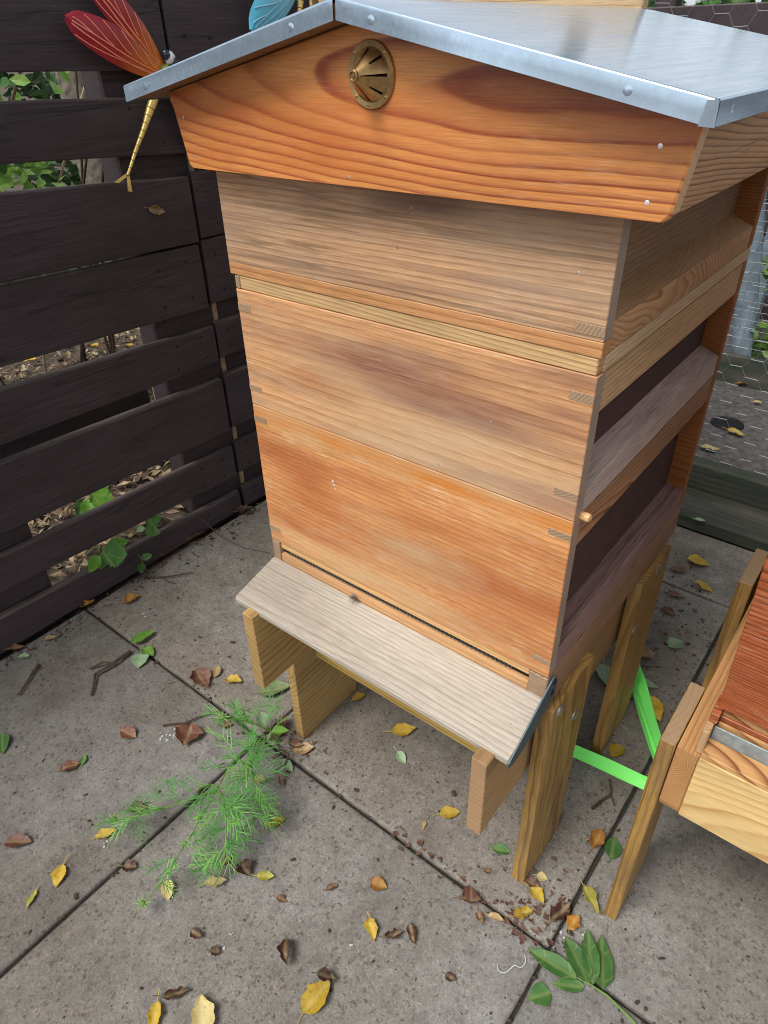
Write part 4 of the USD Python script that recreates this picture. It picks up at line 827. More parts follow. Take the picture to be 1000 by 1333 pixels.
# ------------------------------------------------------------------ leaves, plants
def leaf_mesh(L, w, curl, seed, stalk=True, lobes=0, n=12, m=6):
    """Leaf with x along the midrib from stalk to tip, folded and curled; one closed blade plus its stalk."""
    r = random.Random(seed); rag = 1.25 * max(0, curl - .2) + .18; P = np.zeros((n + 1, m + 1, 3)); ph, tw = r.uniform(0, 6), r.uniform(-1, 1)
    for i in range(n + 1):
        t = i / n; hw = w * L * .5 * (math.sin(math.pi * min(1, t ** .8 * 1.02)) ** .75 if 0 < t < 1 else 0) + 1e-4
        hw *= 1 + .07 * math.sin(t * 17 + ph) * (curl > .3)
        if lobes: hw *= 1 + .16 * (1 - abs((t * lobes) % 1 * 2 - 1))
        x0_ = (t - .5) * L; bend = curl * 1.1 * (t - .35)
        for j in range(m + 1):
            x = x0_; s = j / m * 2 - 1; edge = hw * (1 + (.10 * math.sin(t * 23 + ph * 3 + s) if curl > .5 else .03 * math.sin(t * 31 + ph)))
            fold = (.25 + .55 * curl) * abs(s) ** 1.3 * hw * (1 if curl < .9 else 1.5) + tw * s * t * hw * .5 * curl
            y = s * edge * (1 - .28 * curl * abs(s)) * (1 + rag * float(meshkit.noise(np.array([[t * 7 + seed * 3.1, s * 1.3 + seed, 1.0]]))[0])); x += rag * L * .10 * float(meshkit.noise(np.array([[t * 4 + seed, s * 3 + seed * 1.7, 5.0]]))[0]); z = fold + L * .10 * curl * (math.sin(t * 4 + ph) + .4 * math.sin(t * 9 + 2 * ph + s)) * .8 + L * .14 * curl * (t - .5) ** 2 * 2.2 + rag * L * .13 * float(meshkit.noise(np.array([[t * 5 + seed * 2.2, s * 2 + seed, 9.0]]))[0])
            P[i, j] = (x, y, z)
    b = grid_surface(P, .00035)
    ms = [b]
    if stalk:
        q = P[0, m // 2]; d = L * r.uniform(.2, .42); k = r.uniform(-.5, .5)
        ms.append(tube([q + (L * .04, 0, .0002), q + (-d * .5, k * d * .25, .0012), q + (-d, k * d * .8, .0006 + .004 * curl)], [.0007, .0006, .0008], 5))
    mm = cat(ms); mm.vertices = mm.vertices - [0, 0, 0]
    return mm
def place(name, mesh, mat, loc, rz, label, category, rx=0, ry=0, group=None, smooth=40, drop=True):
    path = '/World/' + numbered('/World', name)
    R = trimesh.transformations.euler_matrix(math.radians(rx), math.radians(ry), math.radians(rz))[:3, :3]
    lift = -float((np.asarray(mesh.vertices) @ R.T)[:, 2].min()) if drop else 0
    g = usdkit.mesh(stage, path, mesh, mat, smooth=smooth)
    x = UsdGeom.Xformable(g.GetPrim()); x.AddTranslateOp().Set(Gf.Vec3d(loc[0], loc[1], loc[2] + lift + .0015 * drop)); x.AddRotateXYZOp().Set(Gf.Vec3f(rx, ry, rz))
    keys(g.GetPrim(), label, category, group); return path
for k, (x, y, z, L, a, kind, w, c, lab) in enumerate(LEAVES):
    thr = random.Random(k)
    cc = c * (1.0 if L > .03 else .8); L = L * (.84 if kind in ('brown', 'dark', 'orange', 'tan') else .95)
    place('fallen_leaf', leaf_mesh(L, max(.3, w), cc, 100 + k), M[kind], (x, y, z + .0005), a, lab, 'leaf', rx=thr.uniform(-10, 10) * c, ry=thr.uniform(-8, 8) * c)
place('stuck_leaf', leaf_mesh(.032, .5, 1.1, 901), M['tan'], (-.655, .354, .806), 70, 'dry curled tan leaf stuck on the fence board left of the beehive', 'leaf', rx=75, ry=20, drop=False)

def curve(pts, n=24):
    p = np.asarray(pts, float); t = np.linspace(0, len(p) - 1, n); from_ = np.arange(len(p))
    from scipy.interpolate import CubicSpline
    return CubicSpline(from_, p)(t)
def twig(name, pts, r, label, mat='stem_brown', category='twig', sides=()):
    p = np.asarray(pts, float); tt = np.linspace(0, len(p) - 1, 4 * len(p)); q = np.stack([np.interp(tt, range(len(p)), p[:, k]) for k in range(3)], 1)
    q += .0035 * np.stack([meshkit.noise(q * 60 + k * 7.7) for k in range(3)], 1) * np.array([1, 1, .15])
    ms = [tube(q, np.linspace(r, r * .5, len(q)), 6)]
    for s in sides: ms.append(tube(np.asarray(s, float), r * .5, 5))
    return obj(name, cat(ms), M[mat], label=label, cat=category, smooth=50)
twig('twig', [(-.443, -.072, .006), (-.437, -.111, .012), (-.445, -.154, .008), (-.405, -.19, .005)], .0045, 'curved blackish root piece leading from the lime green leaf', sides=[[(-.437, -.111, .01), (-.455, -.125, .012), (-.47, -.15, .004)]])
twig('twig', [(-.617, .111, .004), (-.576, .145, .007), (-.552, .186, .004)], .0022, 'thin forked dark twig on the slab beside the fence', sides=[[(-.59, .13, .005), (-.575, .125, .007), (-.55, .135, .003)]])
twig('twig', [(-.57, -.211, .005), (-.548, -.245, .006), (-.523, -.28, .005)], .0034, 'short straight reddish brown stick at the left near the fence')
twig('twig', [(-.226, -.147, .003), (-.194, -.118, .006), (-.187, -.097, .005), (-.168, -.06, .003)], .0022, 'thin dark forked twig above the crumpled brown leaf', sides=[[(-.2, -.11, .005), (-.185, -.115, .004), (-.165, -.11, .003)]])
twig('twig', [(.403, .538, .004), (.443, .549, .005), (.479, .573, .003)], .0020, 'straight dark twig on the slab between the two hives')
twig('twig', [(-.66, .30, .07), (-.60, .32, .012), (-.52, .33, .006), (-.455, .355, .004)], .0012, 'long wiry dry stem reaching from the fence to the hive')
twig('twig', [(.50, .19, .004), (.515, .235, .007), (.50, .262, .004)], .003, 'rotten dark stick below the green strap', sides=[[(.515, .235, .006), (.53, .22, .004)]])
# rough crumbs lying everywhere
crumbs = []
for k in range(1300):
    u = nrng.random()
    if u < .45: x, y = nrng.uniform(-.62, .85), nrng.uniform(-.62, .75)
    elif u < .62: x, y = -.655 + abs(nrng.normal(0, .03)), nrng.uniform(-.5, .8)
    elif u < .78: x, y = nrng.choice([-.0556, .5444]) + nrng.normal(0, .012), nrng.uniform(-.5, .8)
    elif u < .90: x, y = nrng.uniform(-.6, .9), -.048 + nrng.normal(0, .012)
    else: x, y = nrng.normal(.47, .10), nrng.normal(.80, .09)
    s = abs(nrng.normal(0, .0016)) + .0007
    b = trimesh.creation.icosahedron(); b.apply_scale([s * nrng.uniform(.6, 1.9), s * nrng.uniform(.5, 1), s * nrng.uniform(.15, .5)])
    b.apply_transform(trimesh.transformations.rotation_matrix(nrng.uniform(0, 6.28), (0, 0, 1))); b.apply_translation((x, y, s * .2 + .0005)); crumbs.append(b)
obj('crumbs', cat(crumbs), M['crumb'], label='dark crumbs of soil and leaf scattered over the paving', cat='debris', kind='stuff')
flk = []
for k in range(330):
    u = nrng.random()
    if u < .45: x, y = -.652 + abs(nrng.normal(0, .022)), nrng.uniform(-.45, .75)
    elif u < .65: x, y = nrng.normal(.50, .035), nrng.normal(-.005, .03)
    elif u < .80: x, y = nrng.uniform(.25, .60), -.048 + nrng.normal(0, .010)
    elif u < .88: x, y = nrng.normal(.0, .03), nrng.normal(-.03, .02)
    else: x, y = nrng.normal(.46, .09), nrng.normal(.70, .12)
    n_ = int(nrng.integers(5, 8)); s = nrng.uniform(.0025, .0085); an = np.sort(nrng.uniform(0, 6.283, n_)); rr_ = s * nrng.uniform(.45, 1.1, n_)
    P_ = np.stack([np.cos(an) * rr_, np.sin(an) * rr_ * .7, nrng.uniform(0, .5, n_) * s], 1); P_ = np.vstack([P_, [[0, 0, s * .12]]])
    flk.append(trimesh.Trimesh(P_ + (x, y, .0012), [(i_, (i_ + 1) % n_, n_) for i_ in range(n_)], process=False))
M['flake'] = plain('leaf_flake', (.115, .055, .034), .85, var=.6, scale=55)
obj('leaf_debris', cat(flk), M['flake'], label='broken brown leaf flakes gathered along the fence foot and joints', cat='leaf debris', kind='stuff')
spk = []
for x, y, n in ((-.194, -.165, 9), (-.19, -.15, 7), (-.115, -.35, 5), (.05, -.335, 2), (.56, -.01, 4), (.44, .60, 5), (.17, -.32, 3), (-.52, .02, 5), (.32, -.22, 3)):
    for k in range(n):
        s = nrng.uniform(.0008, .0024); b = trimesh.creation.icosphere(1, 1.0); b.apply_scale([s, s * nrng.uniform(.5, 1.2), .0006]); b.apply_translation((x + nrng.normal(0, .008), y + nrng.normal(0, .008), .0012)); spk.append(b)
obj('droppings', cat(spk), M['speck'], label='small white bird droppings spotted on the paving', cat='droppings', kind='stuff')
obj('thread', tube(curve([(.497, -.112, .002), (.506, -.118, .003), (.513, -.110, .002), (.517, -.099, .004), (.524, -.096, .002), (.527, -.087, .003), (.521, -.080, .004)], 30), .0007, 5), M['speck'], label='white squiggle of thread left of the green sprig', cat='thread', smooth=40)

# sprig with leaflets, bottom right
sp = thing('leafy_sprig', 'cut green sprig with five leaflets lying on the joint at bottom right', 'sprig', (.6, -.065, .004))
obj('stem', tube([(.70, -.07, .006), (.665, -.062, .008), (.635, -.0585, .012), (.61, -.060, .012), (.592, -.062, .008), (.580, -.066, .006)], [.0016, .0016, .0014, .0012, .001, .0008], 6), M['stem_green'], sp, smooth=50)
def leaflet(base, tip, w, seed, mat, parent, lift=.004, label=None):
    base, tip = np.array(base, float), np.array(tip, float); v = tip - base; L = float(np.linalg.norm(v))
    m = leaf_mesh(L, w, .22, seed, stalk=False, n=14, m=8); a = math.degrees(math.atan2(v[1], v[0])); c = (base + tip) / 2
    path = parent.path + '/' + numbered(parent.path, 'leaf')
    g = usdkit.mesh(stage, path, m, M[mat], smooth=40); x = UsdGeom.Xformable(g.GetPrim()); lo_ = -m.vertices[:, 2].min()
    x.AddTranslateOp().Set(Gf.Vec3d(c[0] - parent.base[0], c[1] - parent.base[1], lift + lo_ - parent.base[2])); x.AddRotateZOp().Set(a); keys(g.GetPrim(), label)
leaflet((.610, -.059), (.556, -.022), .42, 1, 'green', sp, .007)
leaflet((.614, -.058), (.578, .004), .34, 2, 'green', sp, .009); leaflet((.628, -.054), (.597, .012), .36, 3, 'green', sp, .004)
leaflet((.594, -.064), (.522, -.070), .36, 4, 'green', sp, .006, 'leaflet with a browned tip'); leaflet((.606, -.064), (.568, -.090), .36, 5, 'green', sp, .003); leaflet((.572, -.098), (.552, -.124), .85, 6, 'green', sp, .002)

# feathery plant
cp = thing('feathery_plant', 'green feathery leaved plant sprawling out of the paving joint by the hive', 'plant', (-.02, -.05, 0))
STEMS = [curve([(-.018, -.030, .002), (-.028, -.075, .035), (-.022, -.13, .055), (.004, -.20, .060), (.03, -.29, .045), (.040, -.375, .026)]),
         curve([(.003, -.19, .058), (-.025, -.235, .055), (-.065, -.285, .045), (-.105, -.325, .036)]),
         curve([(-.018, -.032, .002), (-.035, -.06, .06), (-.052, -.09, .095), (-.06, -.115, .118)]),
         curve([(-.02, -.10, .05), (.02, -.13, .075), (.06, -.16, .065), (.085, -.19, .04)]),
         curve([(.0, -.19, .06), (.05, -.215, .07), (.085, -.25, .045), (.10, -.29, .02)])]
for s in STEMS: obj('stem', tube(s, np.linspace(.0019, .0011, len(s)), 6), M['stem_green'], cp, smooth=50)
frs, frp = random.Random(4), []
def frond(base, d, L, out, r=.00082, up=.40):
    d = np.asarray(d, float); d /= np.linalg.norm(d); n = 5
    tip = base + d * L + np.array([0, 0, -L * up * .7]); mid = base + d * L * .55 + np.array([0, 0, L * .10])
    ax = curve([base, mid, tip], 7); out.append(tube(ax, np.linspace(r, r * .45, 7), 4, flat=.5))
    side = np.cross(d, (0, 0, 1.0)); side /= np.linalg.norm(side) + 1e-9
    for k in (1, 2, 3, 4):
        b = ax[k]
        for s in (-1, 1):
            if frs.random() < .12: continue
            l2 = L * frs.uniform(.45, .72) * (1 - k * .09); e = b + (d * frs.uniform(.75, 1.0) + s * side * .55) * l2 + np.array([0, 0, frs.uniform(-.15, .22) * l2])
            m_ = (b + e) / 2 + np.array([0, 0, l2 * .07]); out.append(tube([b, m_, e], [r * .85, r * .75, r * .3], 4, flat=.5))
            if L > .04 and frs.random() < .35:
                l3 = l2 * .5; out.append(tube([m_, m_ + (d * .9 + s * side * .2) * l3 * .5 + (0, 0, .001), m_ + (d * .9 + s * side * .1) * l3], [r * .7, r * .6, r * .3], 4, flat=.5))
fr = []
for si, s in enumerate(STEMS):
    for k in range(3, len(s) - 1, 2 if si in (0, 3, 4) else 3):
        for rep in range(3 if si in (0, 3, 4) and 3 < k < 15 else 2):
            a = frs.uniform(0, 6.283); t = s[min(k + 1, len(s) - 1)] - s[k]; t = t / np.linalg.norm(t)
            d = t * .55 + np.array([math.cos(a), math.sin(a), frs.uniform(-.15, .65)]); L = frs.uniform(.045, .088) * (1 - .35 * k / len(s))
            if (s[k] + d / np.linalg.norm(d) * L)[2] - L * .3 < .002: d[2] = abs(d[2]) + .35
            one = []; frond(s[k], d, L, one); m1 = cat(one); m1.vertices[:, 2] = np.maximum(m1.vertices[:, 2], .0015)
            fr.append(m1)
for i, m1 in enumerate(fr): obj('feathery_leaf', m1, M['feather'] if i % 4 else M['feather_pale'], cp, smooth=60)
for q, r in ((STEMS[0][-1], .0042), (STEMS[1][-1], .0050), (STEMS[2][-1], .0050), (STEMS[0][16], .0036), (STEMS[0][18], .0034)):
    b = trimesh.creation.icosphere(2, r); b.apply_scale([1, 1, .85]); b.apply_translation(q + (0, 0, r * .4)); bn = obj('bud', b, M['stem_green'], cp, smooth=True)
    br_ = []
    for k in range(8):
        a = 2 * math.pi * k / 8; dd = np.array([math.cos(a), math.sin(a), .25]); br_.append(tube([q + dd * r * .6, q + dd * r * 1.7 + (0, 0, r * .3), q + dd * r * 3.0], [.0012, .0010, .0003], 4))
    obj('bract', cat(br_), M['feather_pale'], bn)
pl = numbered('/World/x', 'y')
leaflet((-.030, -.052, 0), (-.062, -.036, 0), .62, 31, 'palegreen', cp, .055)
leaflet((-.018, -.048, 0), (.004, -.028, 0), .6, 32, 'lime', cp, .045)
twig('twig', [(-.02, -.045, .004), (.0, -.055, .016), (.02, -.05, .014), (.026, -.07, .004)], .0022, 'arching brown root at the foot of the feathery plant')

# nettles poking through the fence
def nettle(base_pts, leaves, label):
    t = thing('weed', label, 'weed', base_pts[0]); obj('stem', tube(curve(base_pts, 14), np.linspace(.0018, .001, 14), 5), M['stem_green'], t, smooth=50)
    for (bx, by, bz), (tx, ty, tz), w, sd, mt in leaves:
        b, e = np.array([bx, by, bz]), np.array([tx, ty, tz]); v = e - b; L = float(np.linalg.norm(v)); m = leaf_mesh(L, w, .25, sd, stalk=False, lobes=7, n=28, m=6)
        X = v / L; up = np.array([.75, -.25, .62]); Z = up - X * (up @ X); Z /= np.linalg.norm(Z); Y = np.cross(Z, X)
        T = np.eye(4); T[:3, 0], T[:3, 1], T[:3, 2], T[:3, 3] = X, Y, Z, (b + e) / 2; m.apply_transform(T); obj('leaf', m, M[mt], t, smooth=40)
nettle([(-.80, .03, -.01), (-.75, .035, .06), (-.70, .04, .105), (-.648, .04, .112)],
       [((-.648, .025, .120), (-.622, .072, .098), .95, 41, 'green'), ((-.652, .02, .115), (-.632, -.022, .100), .5, 42, 'lime'), ((-.66, .045, .118), (-.640, .095, .119), .45, 43, 'lime'), ((-.655, .03, .112), (-.64, .01, .085), .6, 44, 'lime')],
       'bright green toothed weed poking out between the two lowest fence boards')
nettle([(-.80, .17, -.01), (-.74, .165, .06), (-.69, .155, .105), (-.65, .155, .113)],
       [((-.652, .145, .115), (-.632, .175, .098), .6, 45, 'green'), ((-.658, .155, .118), (-.66, .205, .125), .5, 46, 'green'), ((-.66, .15, .118), (-.652, .125, .120), .5, 47, 'palegreen'), ((-.70, .19, .115), (-.69, .235, .128), .5, 48, 'palegreen')],
       'small green weed with a drooping leaf right of the toothed weed')
nettle([(-.92, .10, -.01), (-.88, .10, .09), (-.83, .095, .17), (-.78, .095, .20)],
       [((-.77, .10, .205), (-.73, .125, .165), .75, 51, 'lime'), ((-.77, .085, .19), (-.735, .065, .16), .6, 52, 'lime'), ((-.79, .10, .20), (-.765, .15, .205), .7, 53, 'green'), ((-.80, .09, .17), (-.77, .05, .155), .5, 54, 'green')],
       'lime green weed standing just behind the fence in the lower gap')
nettle([(-.656, .115, .0), (-.650, .118, .03), (-.648, .112, .06)], [((-.65, .115, .03), (-.63, .095, .022), .6, 55, 'green'), ((-.65, .118, .045), (-.635, .14, .05), .6, 56, 'green')], 'tiny seedling growing at the foot of the fence')

# ------------------------------------------------------------------ behind the fence: litter, ivy hedge, trunk
obj('leaf_bed', rough_sheet(-3.6, -.70, -2.2, 3.2, .0, .05, 90, 120, 3.1), M['soil'], kind='structure', smooth=True)
lit = []
for k in range(9000):
    x = -.72 - abs(nrng.normal(0, .9)); y = nrng.uniform(-.55, 1.7)
    if x < -3.2: continue
    L = nrng.uniform(.015, .05); w = L * nrng.uniform(.15, .6); a, tl = nrng.uniform(0, 6.28), nrng.normal(0, .35, 2)
    q = np.array([(-L / 2, 0, 0), (0, -w / 2, .1 * L), (L / 2, 0, 0), (0, w / 2, .1 * L)]); R = trimesh.transformations.euler_matrix(tl[0], tl[1], a)[:3, :3]
    p = q @ R.T + (x, y, .03 + .05 * float(nrng.random()) * .4 + .02)
    lit.append(p)
lit = np.array(lit); zz = .05 * meshkit.fbm(np.stack([lit[:, 0, 0] * 3.1, lit[:, 0, 1] * 3.1, np.zeros(len(lit))], 1)); lit[:, :, 2] += zz[:, None] - .03
def litter(sel, mat, nm, lab):
    V = lit[sel].reshape(-1, 3); n = len(V) // 4; F = np.array([[(4 * i, 4 * i + 1, 4 * i + 2), (4 * i, 4 * i + 2, 4 * i + 3)] for i in range(n)]).reshape(-1, 3)
    obj(nm, trimesh.Trimesh(V, F, process=False), mat, label=lab, cat='leaf litter', kind='stuff')
ii = np.arange(len(lit))
M['litter_pale'] = plain('litter_pale', (.38, .29, .18), .9, var=.4, scale=30); M['litter_dark'] = plain('litter_dark', (.10, .065, .04), .9, var=.5, scale=30); M['litter_yellow'] = plain('litter_yellow', (.55, .40, .07), .8, var=.3, scale=30)
litter(ii % 8 < 3, M['litter'], 'leaf_litter', 'brown dry leaf litter on the ground behind the fence'); litter((ii % 8 == 3) | (ii % 8 == 4), M['litter_pale'], 'pale_leaf_litter', 'pale dry leaf scraps behind the fence')
litter(ii % 8 > 4, M['litter_dark'], 'dark_leaf_litter', 'dark rotted leaf litter behind the fence')
YL = [(-1.02, .44, .058), (-1.05, .50, .062), (-1.0, .47, .05), (-2.05, 1.15, .06), (-2.0, .85, .06), (-2.1, .62, .05), (-1.95, 1.25, .05), (-1.9, .95, .05)]
for k, (x, y, z) in enumerate(YL):
    place('litter_leaf', leaf_mesh(.05, .5, .6, 300 + k), M['yellow'] if k % 3 else M['pale'], (x, y, z), k * 47, None, 'leaf', group='yellow leaves in the litter behind the fence')
    keys(stage.GetPrimAtPath('/World/litter_leaf' + ('' if k == 0 else '_%03d' % k)), 'yellowish leaf among the brown litter behind the fence')
obj('dark_plank', box(-1.275, -1.25, -1.1, .60, .0, .205, .003), M['fence'], label='dark plank on edge seen through the narrow fence gap', cat='plank')
obj('stump', prism(np.array([(-1.15, .555), (-1.08, .55), (-1.075, .615), (-1.145, .625)]), 2, -.02, .335, .006), M['fence_raw'], label='pale weathered stub of wood behind the fence gap', cat='stump')
trk = thing('tree', 'lichen grey tree trunk behind the upper fence gap', 'tree', (-2.6, 1.42, 0))
tp = curve([(-2.64, 1.42, -.02), (-2.62, 1.43, .6), (-2.60, 1.42, 1.1), (-2.58, 1.47, 1.9), (-2.66, 1.55, 3.0)], 20)
tm_ = tube(tp, np.linspace(.095, .06, 20), 18); tm_ = tm_.subdivide(); nv = tm_.vertex_normals; tm_.vertices = tm_.vertices + nv * (.010 * meshkit.fbm(tm_.vertices * np.array([28, 28, 5.0])))[:, None]
obj('trunk', tm_, M['bark'], trk, smooth=True)
def leaf_cloud(pts, size, r_, up=.5):
    """many small folded leaves at the given points as one mesh"""
    V, F = [], []
    for p in pts:
        L = size * r_.uniform(.7, 1.35); w = L * r_.uniform(.55, .8); X = r_.normal(0, 1, 3); X[2] *= .5; X /= np.linalg.norm(X); Z = np.array([.6, -.45, up]) + r_.normal(0, .45, 3); Z -= X * (Z @ X); Z /= np.linalg.norm(Z); Y = np.cross(Z, X)
        b = len(V); 
        for (u, v, h) in ((-.5, 0, 0), (-.2, -.42, .12), (.15, -.4, .12), (.5, 0, -.04), (.15, .4, .12), (-.2, .42, .12)): V.append(p + X * u * L + Y * v * w + Z * h * w)
        F += [(b, b + 1, b + 2), (b, b + 2, b + 3), (b, b + 3, b + 4), (b, b + 4, b + 5)]
    return trimesh.Trimesh(V, F, process=False)
def spots(n, box_, clumps, spread, r_):
    c = np.array([[r_.uniform(*box_[k]) for k in range(3)] for _ in range(clumps)]); return c[r_.integers(0, clumps, n)] + r_.normal(0, 1, (n, 3)) * spread
lr = np.random.default_rng(21)
crown = spots(2600, ((-3.3, -2.0), (.7, 2.3), (2.35, 3.6)), 60, (.13, .13, .11), lr); obj('crown', leaf_cloud(crown, .06, lr), M['green'], trk)
for k, (x, y) in enumerate(((-2.5, 1.75), (-2.8, 1.15))): obj('limb', tube(curve([(-2.59, 1.46, 1.7 + .2 * k), (x, y, 2.2 + .2 * k), (x - .15 + .3 * k, y + .25 - .5 * k, 2.9)], 10), np.linspace(.034, .012, 10), 8), M['bark'], trk, smooth=50)
hd = thing('ivy_bush', 'green ivy and bramble growth showing through the two upper fence gaps', 'bush', (-1.9, .2, 0))
M['ivy_a'] = leaf_mat('ivy_leaf', (.055, .15, .030), (.10, .24, .05), (.04, .08, .02), .3, .3, .4); M['ivy_b'] = leaf_mat('ivy_leaf_light', (.15, .30, .045), (.25, .42, .08), (.12, .16, .03), .35, .3, .45); M['ivy_c'] = leaf_mat('ivy_leaf_dark', (.022, .055, .016), (.04, .09, .025), (.02, .03, .01), .15, .3, .4)
obj('dark_foliage', leaf_cloud(spots(5200, ((-3.6, -2.85), (-1.6, 3.2), (.15, 1.6)), 150, (.12, .12, .12), lr), .075, lr), M['ivy_c'], hd)
obj('foliage', leaf_cloud(spots(2300, ((-1.9, -1.35), (-.9, .62), (.62, 1.25)), 75, (.06, .06, .06), lr), .046, lr), M['ivy_a'], hd)
obj('light_foliage', leaf_cloud(spots(620, ((-1.5, -1.05), (-.5, .40), (.78, 1.12)), 30, (.05, .07, .035), lr), .042, lr), M['ivy_b'], hd)
for k in range(26):
    y = lr.uniform(-.6, .75); x = lr.uniform(-1.9, -1.25); a = lr.uniform(-.5, .5); obj('cane', tube(curve([(x, y, .0), (x + .1 * a, y + a * .3, .5), (x + .15, y + a * .7, .9), (x + .2, y + a * 1.2, 1.25)], 10), np.linspace(.006, .003, 10), 5), M['stem_brown'] if k % 3 else M['fence_raw'], hd, smooth=50)
bk = thing('shrub', 'green shrub leaves behind the rear fence at upper right', 'shrub', (.6, 3.0, 0))
obj('dark_foliage', leaf_cloud(spots(4200, ((-1.2, 3.2), (2.95, 3.5), (.2, 1.25)), 110, (.13, .13, .12), lr), .085, lr), M['ivy_c'], bk)
obj('foliage', leaf_cloud(spots(1500, ((-.6, 2.0), (2.85, 3.1), (.8, 1.28)), 40, (.10, .08, .09), lr), .07, lr), M['ivy_a'], bk)
obj('stem', tube(curve([(.6, 3.2, -.02), (.62, 3.2, .5), (.58, 3.22, 1.1)], 10), np.linspace(.03, .012, 10), 8), M['bark'], bk, smooth=50)
gw = thing('low_plant', 'low green plant growing behind the square mesh at the right edge', 'plant', (.30, 2.1, .09))
obj('foliage', leaf_cloud(spots(150, ((.18, .42), (2.0, 2.25), (.12, .50)), 12, (.03, .03, .03), lr), .05, lr), M['ivy_b'], gw)
obj('stem', tube(curve([(.3, 2.12, .05), (.29, 2.12, .3), (.31, 2.12, .5)], 8), .004, 5), M['stem_green'], gw)

# ------------------------------------------------------------------ dragonflies on the fence
def wing(root, tip, w, base_d, mat, vein, parent, x, name='wing'):
    """painted tin wing with raised veins; root and tip in (y, z)"""
    r0, t0 = np.array(root, float), np.array(tip, float); v = t0 - r0; L = np.linalg.norm(v); X = v / L; Y = np.array([-X[1], X[0]]); n, m = 18, 8; P = np.zeros((n + 1, m + 1, 3))
    def wid(t): return w * L * (.16 + .84 * math.sin(math.pi * min(1, .12 + .80 * t) ** 1.15) ** .8) * (1 if t < .86 else math.sqrt(max(.0025, 1 - ((t - .86) / .142) ** 2)))
    def pt(t, s, dx=0):
        q = r0 + X * t * L + Y * s * wid(t) * .5; return np.array([x + base_d * t + .010 * math.sin(math.pi * t) - .006 * s * s + dx, q[0], q[1]])
    for i in range(n + 1):
        for j in range(m + 1): P[i, j] = pt(i / n, j / m * 2 - 1)
    wn = obj(name, grid_surface(P, .0012), mat, parent, smooth=40)
    vs = []
    for s in (.55, .2): vs.append(tube([pt(t, s * (1 - .2 * t) + .08 * math.sin(5 * t), .0006) for t in np.linspace(.0, .95, 10)], .0012, 5))
    for t0_, s0, t1, s1 in ((.2, .1, .5, -.9), (.38, .1, .68, -.9), (.56, .15, .85, -.8), (.05, 0, .30, -.85), (.72, .15, .95, -.4), (.1, .5, .9, .9)):
        vs.append(tube([pt(t0_ + (t1 - t0_) * q, s0 + (s1 - s0) * q ** 1.4, .0006) for q in np.linspace(0, 1, 7)], .0010, 5))
    obj('vein', cat(vs), vein, wn, smooth=60)
def wing_mat(name, root_c, mid_c, tip_c, o, L):
    N = {'g': ('geometry', {}), 'd': ('vector_math', {'math_type': 'distance', 'vector2': o}), 'm': ('map_range', {'from_min': .0, 'from_max': L, 'clamp': True}), 'n': ('noise_texture', {'scale': 70.0, 'detail': 3.0}), 'a': ('math', {'math_type': 'multiply_add', 'value2': .22}),
         'r': ('rgb_ramp', {'ramp': [(.12, root_c), (.50, mid_c), (.9, tip_c)]}), 'p': ('principled_bsdf', {'roughness': .42, 'metallic': .1, 'coat_weight': .22, 'coat_roughness': .12})}
    return usdkit.material(stage, LOOK + name, N, [('g.position', 'd.vector1'), ('d.value', 'm.value'), ('g.position', 'n.vector'), ('n.fac', 'a.value1'), ('m.result', 'a.value3'), ('a.value', 'r.fac'), ('r.color', 'p.base_color')], surface='p.BSDF')
def dragonfly(name, label, P0, D, mats, x=-.640):
    """P0: thorax (y, z); D: unit direction of the body from tail to head."""
    D = np.array(D, float) / np.linalg.norm(D); Sd = np.array([D[1], -D[0]]); body, gold, wingm, vein, eye = mats
    t = thing(name, label, 'garden ornament', (x, P0[0], P0[1])); Q = lambda a, s, dx=0: np.array([x + dx, P0[0] + D[0] * a + Sd[0] * s, P0[1] + D[1] * a + Sd[1] * s])
    obj('body', tube([Q(.022, 0), Q(.012, 0, .004), Q(-.004, 0, .006), Q(-.022, 0, .004), Q(-.034, 0)], [.006, .0125, .015, .0125, .007], 14), body, t, smooth=60)
    ab = [Q(-.034 - .0148 * k, 0, -.001 * math.sin(k)) for k in range(12)]; rr = [.0072, .0088, .0082, .0070, .0058, .0050, .0044, .0040, .0036, .0033, .0030, .0028]
    obj('abdomen', tube(ab, rr, 10), gold, t, smooth=60)
    rg = [lathe([(rr[k] * 1.02, -.0006), (rr[k] * 1.12, 0), (rr[k] * 1.02, .0006)], ab[k], (0, D[0], D[1]), 10) for k in range(2, 12)]; obj('abdomen_ring', cat(rg), eye, t)
    tl = [hull([Q(-.194, -.003, .001), Q(-.194, .003, .001), Q(-.194, .003, -.001), Q(-.194, -.003, -.001), Q(-.222, s * .016 - .004, .001), Q(-.219, s * .016 + .004, .001), Q(-.222, s * .016 - .004, -.001)]) for s in (-1, 1)]
    obj('tail_fin', cat(tl), gold, t)
    hdn = obj('head', tube([Q(.026, 0, .002), Q(.032, 0, .004), Q(.042, 0, .004), Q(.048, 0, .001)], [.004, .0095, .0095, .004], 12), M['white_nail'], t, smooth=60)
    for s in (-1, 1):
        e = trimesh.creation.icosphere(3, .0082); e.apply_scale([1, 1, 1.1]); e.apply_translation(Q(.036, s * .0105, .006)); obj('eye', e, M['eye'], hdn, smooth=True)
        obj('antenna', tube([Q(.044, s * .006, .004), Q(.058, s * .010, .008), Q(.068, s * .009, .006)], .0008, 5), M['eye'], hdn)
    return t, Q
M['eye'] = plain('glossy_black', (.012, .014, .03), .12, spec=.7); M['gold'] = plain('gold_paint', (.72, .52, .16), .32, .55, var=.3, scale=60); M['gold_green'] = plain('gold_green_paint', (.40, .45, .12), .35, .6, var=.4, scale=90)
